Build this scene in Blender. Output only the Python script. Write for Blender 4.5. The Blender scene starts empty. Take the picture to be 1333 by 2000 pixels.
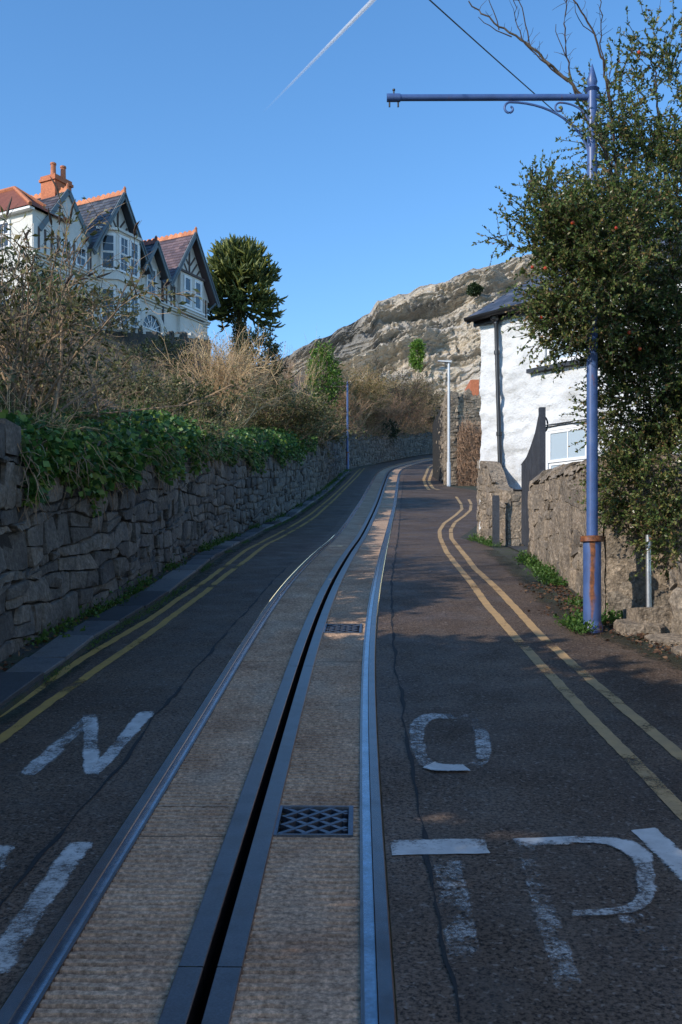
import bpy, math, random
import numpy as np
from mathutils import Vector, Matrix

# ------------------------------------------------------------------ camera, sky, sun, exposure
S = bpy.context.scene
COL = S.collection
F, CX, HZ, CAMZ = 1944.0, 666.5, 1170.0, 1.618      # focal (px), centre x, horizon row, eye height
cam = bpy.data.cameras.new('camera'); camo = bpy.data.objects.new('camera', cam); COL.objects.link(camo)
camo.location = (0, 0, CAMZ); camo.rotation_euler = (math.radians(90), 0, 0)
cam.sensor_fit = 'VERTICAL'; cam.sensor_height = 36.0; cam.sensor_width = 24.0
cam.lens = 36.0 * F / 2000.0; cam.shift_y = (HZ - 1000.0) / 2000.0
cam.clip_start = 0.05; cam.clip_end = 60000
S.camera = camo

SUN_EL = math.radians(27.5); SUN_AZ = Vector((-0.82, -0.572))      # towards the sun, in plan
w = bpy.data.worlds.new('World'); S.world = w; w.use_nodes = True
wn = w.node_tree.nodes; bg = wn['Background']
sky = wn.new('ShaderNodeTexSky'); sky.sky_type = 'NISHITA'; sky.sun_disc = False
sky.sun_elevation = SUN_EL; sky.sun_rotation = math.atan2(SUN_AZ.x, SUN_AZ.y) % (2*math.pi)
sky.air_density = 1.0; sky.dust_density = 0.1; sky.ozone_density = 3.2; sky.altitude = 60
hs_ = wn.new('ShaderNodeHueSaturation'); hs_.inputs['Saturation'].default_value = 1.18
w.node_tree.links.new(sky.outputs[0], hs_.inputs['Color']); w.node_tree.links.new(hs_.outputs[0], bg.inputs[0]); bg.inputs[1].default_value = 0.15
sl = bpy.data.lights.new('sun', 'SUN'); sl.energy = 2.6; sl.angle = math.radians(0.5); sl.color = (1.0, 0.92, 0.81)
so = bpy.data.objects.new('sun', sl); COL.objects.link(so)
so.rotation_euler = Vector((-SUN_AZ.x*math.cos(SUN_EL), -SUN_AZ.y*math.cos(SUN_EL), -math.sin(SUN_EL))).to_track_quat('-Z', 'Y').to_euler()
so.location = (-30, -30, 40)
S.view_settings.view_transform = 'Standard'; S.view_settings.look = 'None'
S.view_settings.exposure = 0.75; S.view_settings.gamma = 1.0; S.view_settings.use_curve_mapping = False
S.render.engine = 'CYCLES'

# ------------------------------------------------------------------ small tools
rng = np.random.default_rng(7); random.seed(7)
A = np.array
def nrm(v): return v / np.maximum(np.linalg.norm(v, axis=-1, keepdims=True), 1e-9)
def P(px, py, d): return A([(px-CX)*d/F, d, CAMZ + (HZ-py)*d/F])

class MB:                                       # collects geometry for ONE mesh object
    def __init__(s): s.v = []; s.f = []; s.t = []; s.n = 0
    def add(s, v, faces, tint=None):
        v = np.asarray(v, float).reshape(-1, 3)
        for f in (faces if isinstance(faces, list) else [faces]):
            f = np.asarray(f, int)
            if f.size: s.f.append(f.reshape(-1, f.shape[-1]) + s.n)
        s.v.append(v); s.t.append(np.zeros(len(v)) if tint is None else np.broadcast_to(np.asarray(tint, float), (len(v),)))
        s.n += len(v)
    def build(s, name, mat, parent=None, smooth=False, origin=None):
        v = np.concatenate(s.v); t = np.concatenate(s.t)
        if origin is None and parent is None:
            origin = A([(v[:, 0].min()+v[:, 0].max())/2, (v[:, 1].min()+v[:, 1].max())/2, v[:, 2].min()])
        if parent is not None and origin is None: origin = A(parent['_o']) if '_o' in parent else np.zeros(3)
        me = bpy.data.meshes.new(name)
        nl = sum(f.size for f in s.f); tot = np.concatenate([np.full(len(f), f.shape[1]) for f in s.f])
        me.vertices.add(len(v)); me.vertices.foreach_set('co', (v-origin).astype(np.float32).ravel())
        me.loops.add(nl); me.loops.foreach_set('vertex_index', np.concatenate([f.ravel() for f in s.f]).astype(np.int32))
        me.polygons.add(len(tot)); st = np.concatenate([[0], np.cumsum(tot)[:-1]])
        me.polygons.foreach_set('loop_start', st.astype(np.int32)); me.polygons.foreach_set('loop_total', tot.astype(np.int32))
        me.polygons.foreach_set('use_smooth', np.full(len(tot), smooth != 'flat'))
        at = me.attributes.new('tint', 'FLOAT', 'POINT'); at.data.foreach_set('value', t.astype(np.float32))
        me.update(calc_edges=True); me.validate()
        if smooth is False and len(tot) < 60000: me.set_sharp_from_angle(angle=math.radians(33))
        me.materials.append(mat)
        o = bpy.data.objects.new(name, me); COL.objects.link(o)
        if parent is None: o.location = origin
        else:
            o.parent = parent; po = A(parent['_o']) if '_o' in parent else np.zeros(3)
            o.location = origin - po
        o['_o'] = [float(x) for x in origin]
        return o
    def box(s, c, h, ax=None, tint=None):       # centre, half sizes, axes rows
        ax = np.eye(3) if ax is None else np.asarray(ax, float)
        sg = A([[x, y, z] for z in (-1, 1) for y in (-1, 1) for x in (-1, 1)], float)
        s.add(np.asarray(c) + (sg*np.asarray(h)) @ ax, A([[0,2,3,1],[4,5,7,6],[0,1,5,4],[2,6,7,3],[0,4,6,2],[1,3,7,5]]), tint)
    def tube(s, pts, rad, sides=8, caps=True, tint=None):
        pts = np.asarray(pts, float); n = len(pts); rad = np.broadcast_to(np.asarray(rad, float), (n,))
        t = nrm(np.gradient(pts, axis=0)); ref = A([0, 0, 1.]) if abs(t[0][2]) < .9 else A([1., 0, 0])
        a = nrm(np.cross(t, ref)); b = np.cross(t, a)
        th = np.arange(sides)/sides*2*np.pi
        v = pts[:, None] + rad[:, None, None]*(a[:, None]*np.cos(th)[None, :, None] + b[:, None]*np.sin(th)[None, :, None])
        i = np.arange(n-1)[:, None]*sides; j = np.arange(sides)[None]; k = (j+1) % sides
        f = np.stack([i+j, i+k, i+sides+k, i+sides+j], -1).reshape(-1, 4)
        fs = [f]
        if caps: fs += [np.arange(sides)[None, ::-1], (np.arange(sides)+(n-1)*sides)[None]]
        s.add(v.reshape(-1, 3), fs, tint)
    def twigs(s, pts, rad, sides=3, tint=None):  # (N,S,3) points, (N,S) radii : many thin stems at once
        N, Sg, _ = pts.shape
        t = nrm(np.gradient(pts, axis=1)); ref = nrm(rng.normal(size=(N, 1, 3)))
        a = nrm(np.cross(t, ref)); b = np.cross(t, a); th = np.arange(sides)/sides*2*np.pi
        v = pts[:, :, None] + rad[:, :, None, None]*(a[:, :, None]*np.cos(th)[:, None] + b[:, :, None]*np.sin(th)[:, None])
        base = (np.arange(N)*Sg*sides)[:, None, None] + (np.arange(Sg-1)*sides)[None, :, None]
        j = np.arange(sides)[None, None]; k = (j+1) % sides
        f = np.stack([base+j, base+k, base+sides+k, base+sides+j], -1).reshape(-1, 4)
        s.add(v.reshape(-1, 3), f, None if tint is None else np.repeat(tint, Sg*sides))
    def leaves(s, p, d, size, wr=.28, tint=None, fold=.12):
        N = len(p); d = nrm(d); side = nrm(np.cross(d, rng.normal(size=(N, 3)))); n = np.cross(side, d)
        L = np.broadcast_to(np.asarray(size, float), (N,))[:, None]
        m = p + d*L*.45 + n*L*fold
        v = np.stack([p, m+side*L*wr, p+d*L, m-side*L*wr], 1).reshape(-1, 3)
        s.add(v, (np.arange(N)*4)[:, None]+np.arange(4)[None], None if tint is None else np.repeat(tint, 4))
    def grid(s, v, tint=None):                  # (R,C,3)
        R, C, _ = v.shape; i = np.arange(R-1)[:, None]*C; j = np.arange(C-1)[None]
        s.add(v.reshape(-1, 3), np.stack([i+j, i+j+1, i+j+1+C, i+j+C], -1).reshape(-1, 4), tint)

def tag(o, label=None, cat=None, group=None, kind=None):
    if label: o['label'] = label
    if cat: o['category'] = cat
    if group: o['group'] = group
    if kind: o['kind'] = kind
    return o
def thing(name, loc, label, cat, group=None):
    o = bpy.data.objects.new(name, None); COL.objects.link(o); o.location = [float(x) for x in loc]
    o.empty_display_size = .2; o['_o'] = [float(x) for x in loc]
    return tag(o, label, cat, group)

# lattice noise
def _h(ix, iy, iz, seed):
    n = (ix*374761393 + iy*668265263 + iz*2147483647 + seed*974634777) & 0xffffffff
    n = ((n ^ (n >> 13))*1274126177) & 0xffffffff
    return ((n ^ (n >> 16)) & 0xffff)/65535.0
def vnoise(p, seed=0):
    p = np.asarray(p, float); i = np.floor(p).astype(np.int64); f = p-i; f = f*f*(3-2*f); r = 0
    for dx in (0, 1):
        for dy in (0, 1):
            for dz in (0, 1):
                wgt = (f[..., 0] if dx else 1-f[..., 0])*(f[..., 1] if dy else 1-f[..., 1])*(f[..., 2] if dz else 1-f[..., 2])
                r = r + wgt*_h(i[..., 0]+dx, i[..., 1]+dy, i[..., 2]+dz, seed)
    return r*2-1
def fbm(p, oct=4, seed=0, gain=.5):
    a, r = 1., 0
    for k in range(oct): r = r + a*vnoise(np.asarray(p)*2**k, seed+k*17); a *= gain
    return r

# ------------------------------------------------------------------ materials
def newmat(name):
    m = bpy.data.materials.new(name); m.use_nodes = True; nt = m.node_tree
    return m, nt, nt.nodes['Principled BSDF'], (lambda a, b: nt.links.new(a, b))
def ramp(nt, fac, cols, pos=None):
    r = nt.nodes.new('ShaderNodeValToRGB'); e = r.color_ramp.elements
    pos = pos or [i/(len(cols)-1) for i in range(len(cols))]
    while len(e) < len(cols): e.new(.5)
    for k, (c, p) in enumerate(zip(cols, pos)): e[k].position = p; e[k].color = (*c, 1) if len(c) == 3 else c
    nt.links.new(fac, r.inputs[0]); return r.outputs[0]
def noise(nt, scale, detail=4, rough=.55, vec=None, stretch=None):
    n = nt.nodes.new('ShaderNodeTexNoise'); n.inputs['Scale'].default_value = scale; n.inputs['Detail'].default_value = detail
    n.inputs['Roughness'].default_value = rough
    if vec is None: vec = nt.nodes.new('ShaderNodeNewGeometry').outputs['Position']
    if stretch:
        mp = nt.nodes.new('ShaderNodeMapping'); mp.inputs['Scale'].default_value = stretch; nt.links.new(vec, mp.inputs[0]); vec = mp.outputs[0]
    nt.links.new(vec, n.inputs['Vector']); return n.outputs['Fac']
def mixc(nt, fac, a, b, mode='MIX'):
    m = nt.nodes.new('ShaderNodeMix'); m.data_type = 'RGBA'; m.blend_type = mode
    for s, v in ((m.inputs[0], fac), (m.inputs[6], a), (m.inputs[7], b)):
        if isinstance(v, (int, float)): s.default_value = v
        elif isinstance(v, tuple): s.default_value = (*v, 1)
        else: nt.links.new(v, s)
    return m.outputs[2]
def bump(nt, h, strength, dist, prev=None):
    b = nt.nodes.new('ShaderNodeBump'); b.inputs['Strength'].default_value = strength; b.inputs['Distance'].default_value = dist
    nt.links.new(h, b.inputs['Height'])
    if prev is not None: nt.links.new(prev, b.inputs['Normal'])
    return b.outputs[0]
def tintnode(nt):
    a = nt.nodes.new('ShaderNodeAttribute'); a.attribute_name = 'tint'; return a.outputs['Fac']
def math_(nt, op, a, b=None):
    m = nt.nodes.new('ShaderNodeMath'); m.operation = op
    for s, v in ((m.inputs[0], a), (m.inputs[1], b)):
        if v is None: continue
        if isinstance(v, (int, float)): s.default_value = v
        else: nt.links.new(v, s)
    return m.outputs[0]

def surf(name, cols, scale, rough=.85, fine=None, fine_amt=.35, bmp=.3, bdist=.01, bscale=None, metal=0, tint=0, stretch=None, spec=.5):
    m, nt, b, L = newmat(name)
    c = ramp(nt, noise(nt, scale, 5, .6, stretch=stretch), cols, [.28 + .44*i/(len(cols)-1) for i in range(len(cols))])
    if fine: c = mixc(nt, fine_amt, c, ramp(nt, noise(nt, fine, 3, .7), [(.15,)*3, (.5,)*3, (1.,)*3], [.3, .5, .72]), 'OVERLAY')
    if tint: c = mixc(nt, tint, c, ramp(nt, tintnode(nt), [(.12, .12, .13), (.5, .5, .5), (.95, .88, .8)]), 'OVERLAY')
    L(c, b.inputs['Base Color']); b.inputs['Roughness'].default_value = rough; b.inputs['Metallic'].default_value = metal
    b.inputs['Specular IOR Level'].default_value = spec
    if bmp: L(bump(nt, noise(nt, bscale or scale*6, 6, .65), bmp, bdist), b.inputs['Normal'])
    return m
def leafmat(name, cols, rough=.45, trans=.22):
    m, nt, b, L = newmat(name); c = ramp(nt, tintnode(nt), cols)
    L(c, b.inputs['Base Color']); b.inputs['Roughness'].default_value = rough; b.inputs['Specular IOR Level'].default_value = .4
    tr = nt.nodes.new('ShaderNodeBsdfTranslucent'); L(c, tr.inputs[0])
    mx = nt.nodes.new('ShaderNodeMixShader'); mx.inputs[0].default_value = trans
    L(b.outputs[0], mx.inputs[1]); L(tr.outputs[0], mx.inputs[2]); L(mx.outputs[0], nt.nodes['Material Output'].inputs[0])
    return m
def paintmat(name, cols, lo, hi, scale=14):      # worn road paint: keeps only patches of itself
    m, nt, b, L = newmat(name)
    n1 = noise(nt, scale, 6, .75); n2 = noise(nt, 70, 4, .7); n3 = noise(nt, 2.2, 3, .5)
    f = math_(nt, 'ADD', math_(nt, 'ADD', math_(nt, 'MULTIPLY', n1, .4), math_(nt, 'MULTIPLY', n2, .3)), math_(nt, 'MULTIPLY', n3, .3))
    f = math_(nt, 'ADD', .5, math_(nt, 'MULTIPLY', math_(nt, 'SUBTRACT', f, .5), 2.0))
    f = math_(nt, 'ADD', f, math_(nt, 'MULTIPLY', math_(nt, 'SUBTRACT', tintnode(nt), .5), .85))
    mr = nt.nodes.new('ShaderNodeMapRange'); L(f, mr.inputs[0]); mr.inputs[1].default_value = lo; mr.inputs[2].default_value = hi
    L(ramp(nt, noise(nt, 9, 5, .6), cols, [.3, .7]), b.inputs['Base Color']); b.inputs['Roughness'].default_value = .8
    tr = nt.nodes.new('ShaderNodeBsdfTransparent'); mx = nt.nodes.new('ShaderNodeMixShader')
    L(mr.outputs[0], mx.inputs[0]); L(tr.outputs[0], mx.inputs[1]); L(b.outputs[0], mx.inputs[2]); L(mx.outputs[0], nt.nodes['Material Output'].inputs[0])
    return m

def asphalt(name, dark, light):
    m, nt, b, L = newmat(name)
    c = ramp(nt, noise(nt, 1.1, 5, .6), [dark, light], [.35, .7])
    sp = noise(nt, 62, 3, .75); s2 = noise(nt, 38, 2, .6)
    c = mixc(nt, .9, c, ramp(nt, sp, [(.05,)*3, (.5,)*3, (.75,)*3], [.38, .5, .62]), 'OVERLAY')
    c = mixc(nt, ramp(nt, s2, [(0,)*3, (.8,)*3], [.60, .70]), c, (.24, .195, .16))
    c = mixc(nt, ramp(nt, noise(nt, 3.5, 4, .6), [(0,)*3, (.35,)*3], [.5, .75]), c, (.12, .105, .088))
    L(c, b.inputs['Base Color']); b.inputs['Roughness'].default_value = .62; b.inputs['Specular IOR Level'].default_value = .18
    L(ramp(nt, noise(nt, 2.5, 3), [(.55,)*3, (.8,)*3], [.3, .7]), b.inputs['Roughness'])
    L(bump(nt, sp, .7, .006, bump(nt, noise(nt, 9, 4), .25, .01)), b.inputs['Normal'])
    return m
M = {}
M['asphalt'] = asphalt('asphalt', (.078, .053, .037), (.132, .092, .064))
M['asphalt_old'] = asphalt('asphalt_old', (.105, .070, .048), (.165, .114, .080))
M['verge'] = surf('verge', [(.02, .022, .018), (.05, .045, .04), (.028, .04, .014), (.06, .045, .032)], 3.2, .95, 60, .5, .8, .02, 40)
M['soil'] = surf('soil', [(.05, .037, .024), (.085, .065, .04), (.05, .06, .022)], 1.5, .95, 30, .5, .8, .05, 12)
M['grassland'] = surf('grassland', [(.06, .065, .025), (.11, .095, .045), (.075, .085, .03)], .25, .95, 8, .4, .6, .1, 3)
M['concrete'] = surf('concrete', [(.32, .197, .128), (.43, .285, .19), (.53, .365, .25)], 2.2, .9, 55, .75, .5, .004, 120, spec=.12)
M['slab'] = surf('slab', [(.05, .055, .062), (.085, .09, .095), (.07, .072, .07)], 4, .7, 60, .4, .3, .006, 40, tint=.95)
M['rail'] = surf('rail', [(.13, .09, .08), (.19, .155, .15), (.16, .115, .10)], 5, .27, 90, .2, .12, .001, 60, metal=.95)
M['plate'] = surf('plate', [(.11, .078, .07), (.165, .13, .125), (.14, .095, .08)], 3, .30, 120, .25, .15, .001, 90, metal=.9)
M['groove'] = surf('groove', [(.25, .27, .30), (.42, .45, .5)], 7, .22, 60, .3, .2, .002, 50, metal=.9)
M['black'] = surf('black_pit', [(.004,)*3, (.008,)*3], 3, .95, bmp=0)
M['grate'] = surf('grate_iron', [(.09, .10, .13), (.14, .15, .18)], 8, .4, 90, .4, .3, .002, 80, metal=.75)
M['crack'] = surf('crack_tar', [(.008,)*3, (.016,)*3], 20, .8, bmp=.3, bdist=.005)
M['yellow'] = paintmat('yellow_paint', [(.46, .27, .055), (.33, .20, .06)], .18, .42)
M['yellow_r'] = paintmat('yellow_paint_dirty', [(.50, .31, .13), (.36, .235, .115)], .22, .50)
M['white'] = paintmat('white_paint', [(.62, .61, .58), (.42, .405, .38)], .36, .66)
M['white_faint'] = paintmat('white_paint_faint', [(.34, .34, .33), (.24, .24, .235)], .47, .78)
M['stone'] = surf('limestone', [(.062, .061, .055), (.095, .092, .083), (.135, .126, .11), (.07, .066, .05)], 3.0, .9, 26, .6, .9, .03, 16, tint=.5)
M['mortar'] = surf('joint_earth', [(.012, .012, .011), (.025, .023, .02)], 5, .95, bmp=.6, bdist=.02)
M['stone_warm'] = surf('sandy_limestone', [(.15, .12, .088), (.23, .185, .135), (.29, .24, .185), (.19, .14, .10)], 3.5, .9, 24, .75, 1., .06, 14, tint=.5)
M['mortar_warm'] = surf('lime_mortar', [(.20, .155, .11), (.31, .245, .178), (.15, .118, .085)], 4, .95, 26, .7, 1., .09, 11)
M['whitewash'] = surf('whitewash', [(.50, .495, .475), (.64, .64, .63), (.70, .70, .69), (.71, .71, .70)], 1.1, .8, 18, .12, .9, .05, 9)
M['slate'] = surf('slate', [(.045, .05, .06), (.075, .08, .095), (.10, .09, .10)], 3, .45, 40, .3, .3, .004, 30, tint=.6)
M['slate_purple'] = surf('slate_purple', [(.11, .075, .085), (.16, .11, .11)], 3, .5, 20, .3, .3, .01, 20, tint=.5)
M['redtile'] = surf('red_tile', [(.22, .06, .035), (.32, .10, .055)], 3, .7, 20, .3, .3, .01, 20, tint=.4)
M['terracotta'] = surf('terracotta', [(.50, .17, .07), (.62, .25, .12)], 4, .75, 20, .3, .3, .01, 20, tint=.3)
M['render'] = surf('cream_render', [(.60, .58, .53), (.70, .68, .63)], 1.2, .85, 12, .15, .3, .01, 10)
M['timber'] = surf('brown_timber', [(.075, .05, .045), (.11, .08, .07)], 4, .7, bmp=.2)
M['barge'] = surf('blue_grey_bargeboard', [(.10, .135, .155), (.14, .175, .195)], 3, .55, bmp=.1)
M['whitepaint'] = surf('white_joinery', [(.76, .76, .75), (.82, .82, .81)], 3, .4, bmp=.05)
M['blackpaint'] = surf('black_paint', [(.012, .013, .015), (.025, .025, .027)], 6, .35, 30, .2, .2, .003)
M['gatewood'] = surf('dark_painted_boards', [(.038, .04, .047), (.065, .068, .078)], 5, .5, 40, .4, .4, .006, 30)
M['oldwood'] = surf('rotting_timber', [(.035, .028, .02), (.07, .055, .04)], 8, .9, bmp=.5)
M['galv'] = surf('galvanised_steel', [(.42, .44, .46), (.58, .60, .62)], 20, .4, bmp=.1, metal=.85)
M['lampgrey'] = surf('grey_paint_column', [(.55, .56, .57), (.65, .66, .67)], 3, .45, bmp=.05)
M['wire'] = surf('black_cable', [(.01,)*3, (.02,)*3], 3, .6, bmp=0)
M['brick'] = surf('orange_brick', [(.42, .13, .06), (.55, .19, .09)], 5, .85, 14, .3, .4, .01)
def glassm(name, c, rough=.06):
    m, nt, b, L = newmat(name); b.inputs['Base Color'].default_value = (*c, 1); b.inputs['Roughness'].default_value = rough
    b.inputs['Specular IOR Level'].default_value = .8; return m
M['glass'] = glassm('window_glass', (.03, .035, .04)); M['glass_blind'] = glassm('window_glass_over_blind', (.42, .50, .55), .12)
def blue_pole():
    m, nt, b, L = newmat('blue_paint_rusted')
    c = ramp(nt, noise(nt, 6, 5, .6), [(.045, .085, .21), (.06, .115, .28), (.09, .14, .28)], [.3, .55, .75])
    r = noise(nt, 10, 6, .7, stretch=(1, 1, .25))
    rust = ramp(nt, math_(nt, 'ADD', r, math_(nt, 'MULTIPLY', tintnode(nt), .55)), [(0,)*3, (1,)*3], [.62, .78])
    c = mixc(nt, rust, c, ramp(nt, noise(nt, 30, 4), [(.10, .035, .015), (.28, .10, .03)], [.35, .65]))
    L(c, b.inputs['Base Color']); b.inputs['Roughness'].default_value = .42
    L(bump(nt, r, .25, .004), b.inputs['Normal']); return m
M['bluepole'] = blue_pole()
M['bark'] = surf('bark', [(.06, .045, .03), (.12, .09, .06)], 8, .9, bmp=.5)
M['twig_brown'] = surf('twig_brown', [(.21, .145, .09), (.34, .245, .155)], 3, .85, bmp=0, tint=.5)
M['twig_tan'] = surf('twig_tan', [(.48, .32, .17), (.66, .47, .27)], 2, .85, bmp=0, tint=.5)
M['twig_red'] = surf('twig_red', [(.27, .165, .10), (.42, .27, .17)], 2, .85, bmp=0, tint=.5)
M['twig_dark'] = surf('twig_dark', [(.045, .03, .022), (.09, .06, .042)], 3, .85, bmp=0, tint=.4)
M['leaf_holly'] = leafmat('leaf_dark_glossy', [(.06, .10, .03), (.115, .175, .045), (.19, .225, .065), (.30, .27, .10), (.30, .16, .08)], .28, .34)
M['leaf_ivy'] = leafmat('leaf_ivy', [(.035, .09, .025), (.075, .18, .04), (.15, .27, .055), (.26, .33, .07)], .36, .3)
M['leaf_bramble'] = leafmat('leaf_bramble', [(.06, .075, .025), (.115, .13, .042), (.17, .17, .06), (.25, .20, .09)], .5)
M['leaf_grass'] = leafmat('leaf_weed', [(.035, .09, .015), (.06, .14, .02), (.10, .17, .03)], .55)
M['leaf_bright'] = leafmat('leaf_bright', [(.07, .16, .025), (.14, .27, .035), (.22, .33, .05)], .45)
M['leaf_yellow'] = leafmat('leaf_yellowish', [(.13, .12, .035), (.21, .17, .05), (.27, .2, .07)], .6)
M['leaf_dark'] = leafmat('leaf_evergreen', [(.014, .03, .012), (.028, .055, .018), (.05, .075, .025)], .5)
M['araucaria'] = leafmat('leaf_monkey_puzzle', [(.04, .06, .018), (.11, .135, .028), (.26, .26, .06)], .5, .1)
M['litter'] = leafmat('dead_leaf', [(.05, .022, .014), (.10, .05, .028), (.2, .12, .06)], .8, .05)
M['hip'] = surf('red_hip', [(.40, .03, .012), (.55, .10, .02)], 20, .35, bmp=0)

# ------------------------------------------------------------------ the road's long profile and plan
def pchip(x, y, xi):
    x = A(x, float); y = A(y, float); h = np.diff(x); s = np.diff(y)/h; m = np.zeros(len(x)); m[0] = s[0]; m[-1] = s[-1]
    for k in range(1, len(x)-1):
        m[k] = 0 if s[k-1]*s[k] <= 0 else (3*(h[k-1]+h[k]))/((2*h[k]+h[k-1])/s[k-1]+(h[k]+2*h[k-1])/s[k])
    i = np.clip(np.searchsorted(x, xi)-1, 0, len(h)-1); t = (xi-x[i])/h[i]
    return (2*t**3-3*t**2+1)*y[i]+(t**3-2*t**2+t)*h[i]*m[i]+(-2*t**3+3*t**2)*y[i+1]+(t**3-t**2)*h[i]*m[i+1]
DD = np.arange(-80, 180, .1)
def smooth(v, sg):
    k = np.exp(-.5*(np.arange(-60, 61)*.1/sg)**2); k /= k.sum()
    return np.convolve(np.pad(v, 60, mode='reflect', reflect_type='odd'), k, 'valid')
ZP = smooth(pchip([-80,-20,0,2.885,6.54,9.65,11.7,16.2,20.5,30,40,50,60,70,82,95,130,180],
    [-10,-2.66,0,.386,.878,1.40,1.757,2.37,2.88,4.465,6.27,8.06,9.735,11.48,13.6,15.9,21.5,28.5], DD), .9)
XP = smooth(pchip([-80,-20,0,2.885,6.54,9.65,11.7,16.2,20.5,30,40,50,60,70,82,95,130,180],
    [-2,-.8,-.475,-.426,-.363,-.258,-.126,.146,.40,1.08,1.74,2.48,4.0,6.4,10.3,15.4,34,66], DD), 1.6)
def ZR(d): return np.interp(d, DD, ZP)
def XT(d): return np.interp(d, DD, XP)
_dd = np.arange(1.5, 90, .02); _yy = HZ - F*(ZR(_dd)-CAMZ)/_dd; _yy = np.minimum.accumulate(_yy)
def DY(py): return np.interp(-np.asarray(py, float), -_yy, _dd)
def R(px, py):                                     # photo point on the road -> X, d
    d = DY(py); return A([(px-CX)*d/F, d])
def path(pts, step=.1):                            # photo polyline on the road -> dense smooth plan polyline
    q = A([R(*p) for p in pts]); return dense(q, step)
def dense(q, step=.1, sm=True):
    q = A(q, float); L = np.concatenate([[0], np.cumsum(np.linalg.norm(np.diff(q, axis=0), axis=1))])
    n = max(3, int(L[-1]/step)); u = np.linspace(0, L[-1], n)
    out = np.stack([np.interp(u, L, q[:, k]) for k in range(q.shape[1])], 1)
    if sm and n > 12:
        k = np.hanning(min(11, n//3*2-1) + 2); k /= k.sum(); r = len(k)//2
        pad = np.concatenate([2*out[:1]-out[r:0:-1], out, 2*out[-1:]-out[-2:-r-2:-1]])
        out = np.stack([np.convolve(pad[:, c], k, 'valid') for c in range(q.shape[1])], 1)
    return out
def zxy(q, dz=0): return np.column_stack([q[:, 0], q[:, 1], ZR(q[:, 1])+dz])
def ribbon(q, w0, w1, dz):                         # strip along plan polyline with offsets w0..w1 (right positive)
    t = nrm(np.gradient(q, axis=0)); n = np.stack([t[:, 1], -t[:, 0]], 1)
    a = q+n*np.asarray(w0).reshape(-1, 1); b = q+n*np.asarray(w1).reshape(-1, 1)
    return np.stack([zxy(a, dz), zxy(b, dz)], 1)
def track(o, d):                                   # offset o from the track's centre line at d
    e = .05; tx = (XT(d+e)-XT(d-e))/(2*e); k = np.sqrt(1+tx*tx)
    return np.stack([XT(d)+o/k, d-o*tx/k, ZR(d)+0*o], -1)

# plan lines taken from the photograph
WL = A([(-2.75,-80),(-2.75,4),(-2.7,7.5)]+[tuple(R(*p)) for p in [(97,1240),(225,1178),(300,1130),(369,1089),(429,1062),(480,1038),(540,1014),(585,987),(630,958),(672,922)]]
    +[(1.1,56),(2.5,63),(5.6,76),(10.5,90),(17,103)])
def XW(d): return np.interp(d, WL[:, 1], WL[:, 0])
RE = A([(3.3,-80),(3.4,3),(3.35,7),(2.62,9.9),(2.84,15),(2.95,17.8),(2.75,20.5),(3.6,24),(4.9,28),(5.2,36),(4.25,38.6),(5.0,45),(6.5,55),(9,65),(13,75),(19,86),(25,100)])
def XRt(d): return np.interp(d, RE[:, 1], RE[:, 0])

# ------------------------------------------------------------------ the large setting
dR = np.concatenate([np.arange(-60, 0, 2.), np.arange(0, 30, .25), np.arange(30, 104, .5)])
def sheet(name, mat, f0, f1, cols, dz=0, jag=None):
    u = np.linspace(0, 1, cols); mb = MB(); a = f0(dR); b = f1(dR)
    v = a[:, None, :]*(1-u)[None, :, None]+b[:, None, :]*u[None, :, None]
    v[..., 2] = ZR(v[..., 1])+dz
    mb.grid(v[:, :, :]); return mb
SEAML = A([tuple(R(*p)) for p in [(0,1775),(60,1700),(135,1610),(240,1490),(310,1389),(430,1252),(504,1168),(560,1110)]])
SEAMR = A([tuple(R(*p)) for p in [(899,1999),(887,1925),(862,1800),(837,1670),(817,1565),(797,1465),(782,1350),(773,1299),(769,1237),(764,1187),(765,1146),(773,1080),(780,1027),(784,977),(789,933)]])
def lane(name, mat, x0, x1, cols):                 # constant-d rows between two edges x0(d), x1(d)
    u = np.linspace(0, 1, cols); a = x0(dR)[:, None]*(1-u)+x1(dR)[:, None]*u
    d = np.repeat(dR[:, None], cols, 1); mb = MB(); mb.grid(np.stack([a, d, ZR(d)], -1)); return mb.build(name, mat)
def edge(o): return lambda d: np.interp(d, *(lambda q: (q[:, 1], q[:, 0]))(track(np.full(len(DD), o), DD)))
def seam(q, off):
    e = edge(off); o = np.interp
    return lambda d: XT(d) + np.interp(d, q[:, 1], q[:, 0]-XT(q[:, 1]))
xl, xr = seam(SEAML, -1), seam(SEAMR, 1)
def kerbx(d): return XW(d)+np.interp(d, [0, 8, 12, 20, 35, 50], [.52, .52, .5, .42, .32, .3])
o = lane('road', M['asphalt'], lambda d: kerbx(d)-.02, lambda d: xl(d), 3); tag(o, 'dark tarmac lane between the left stone wall and the tram track', kind='structure')
o = lane('road', M['asphalt_old'], lambda d: xl(d), edge(-.592), 3); tag(o, 'brownish older tarmac strip along the outer side of the left rail', kind='structure')
o = lane('road', M['asphalt_old'], edge(.592), xr, 3); tag(o, 'brownish older tarmac strip along the outer side of the right rail', kind='structure')
YR_IN = [(1400,1655),(1333,1587),(1250,1500),(1180,1430),(1100,1345),(1030,1270),(950,1180),(896,1109),(873,1079.5),(860,1050),(859,1036.6),(868,1022),(889.5,1007),(902.7,995),(901,984),(891,970)]
YR_OUT = [(1400,1530),(1333,1480),(1220,1385),(1150,1325),(1060,1245),(985,1165),(929,1112),(901,1076),(882,1051),(881,1035),(889.5,1020),(906,1008.5),(919,997),(921,985),(916,975.5)]
o = lane('road', M['asphalt'], xr, lambda d: XRt(d)-.3, 4); tag(o, 'dark tarmac lane between the tram track and the cottage', kind='structure')
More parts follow.
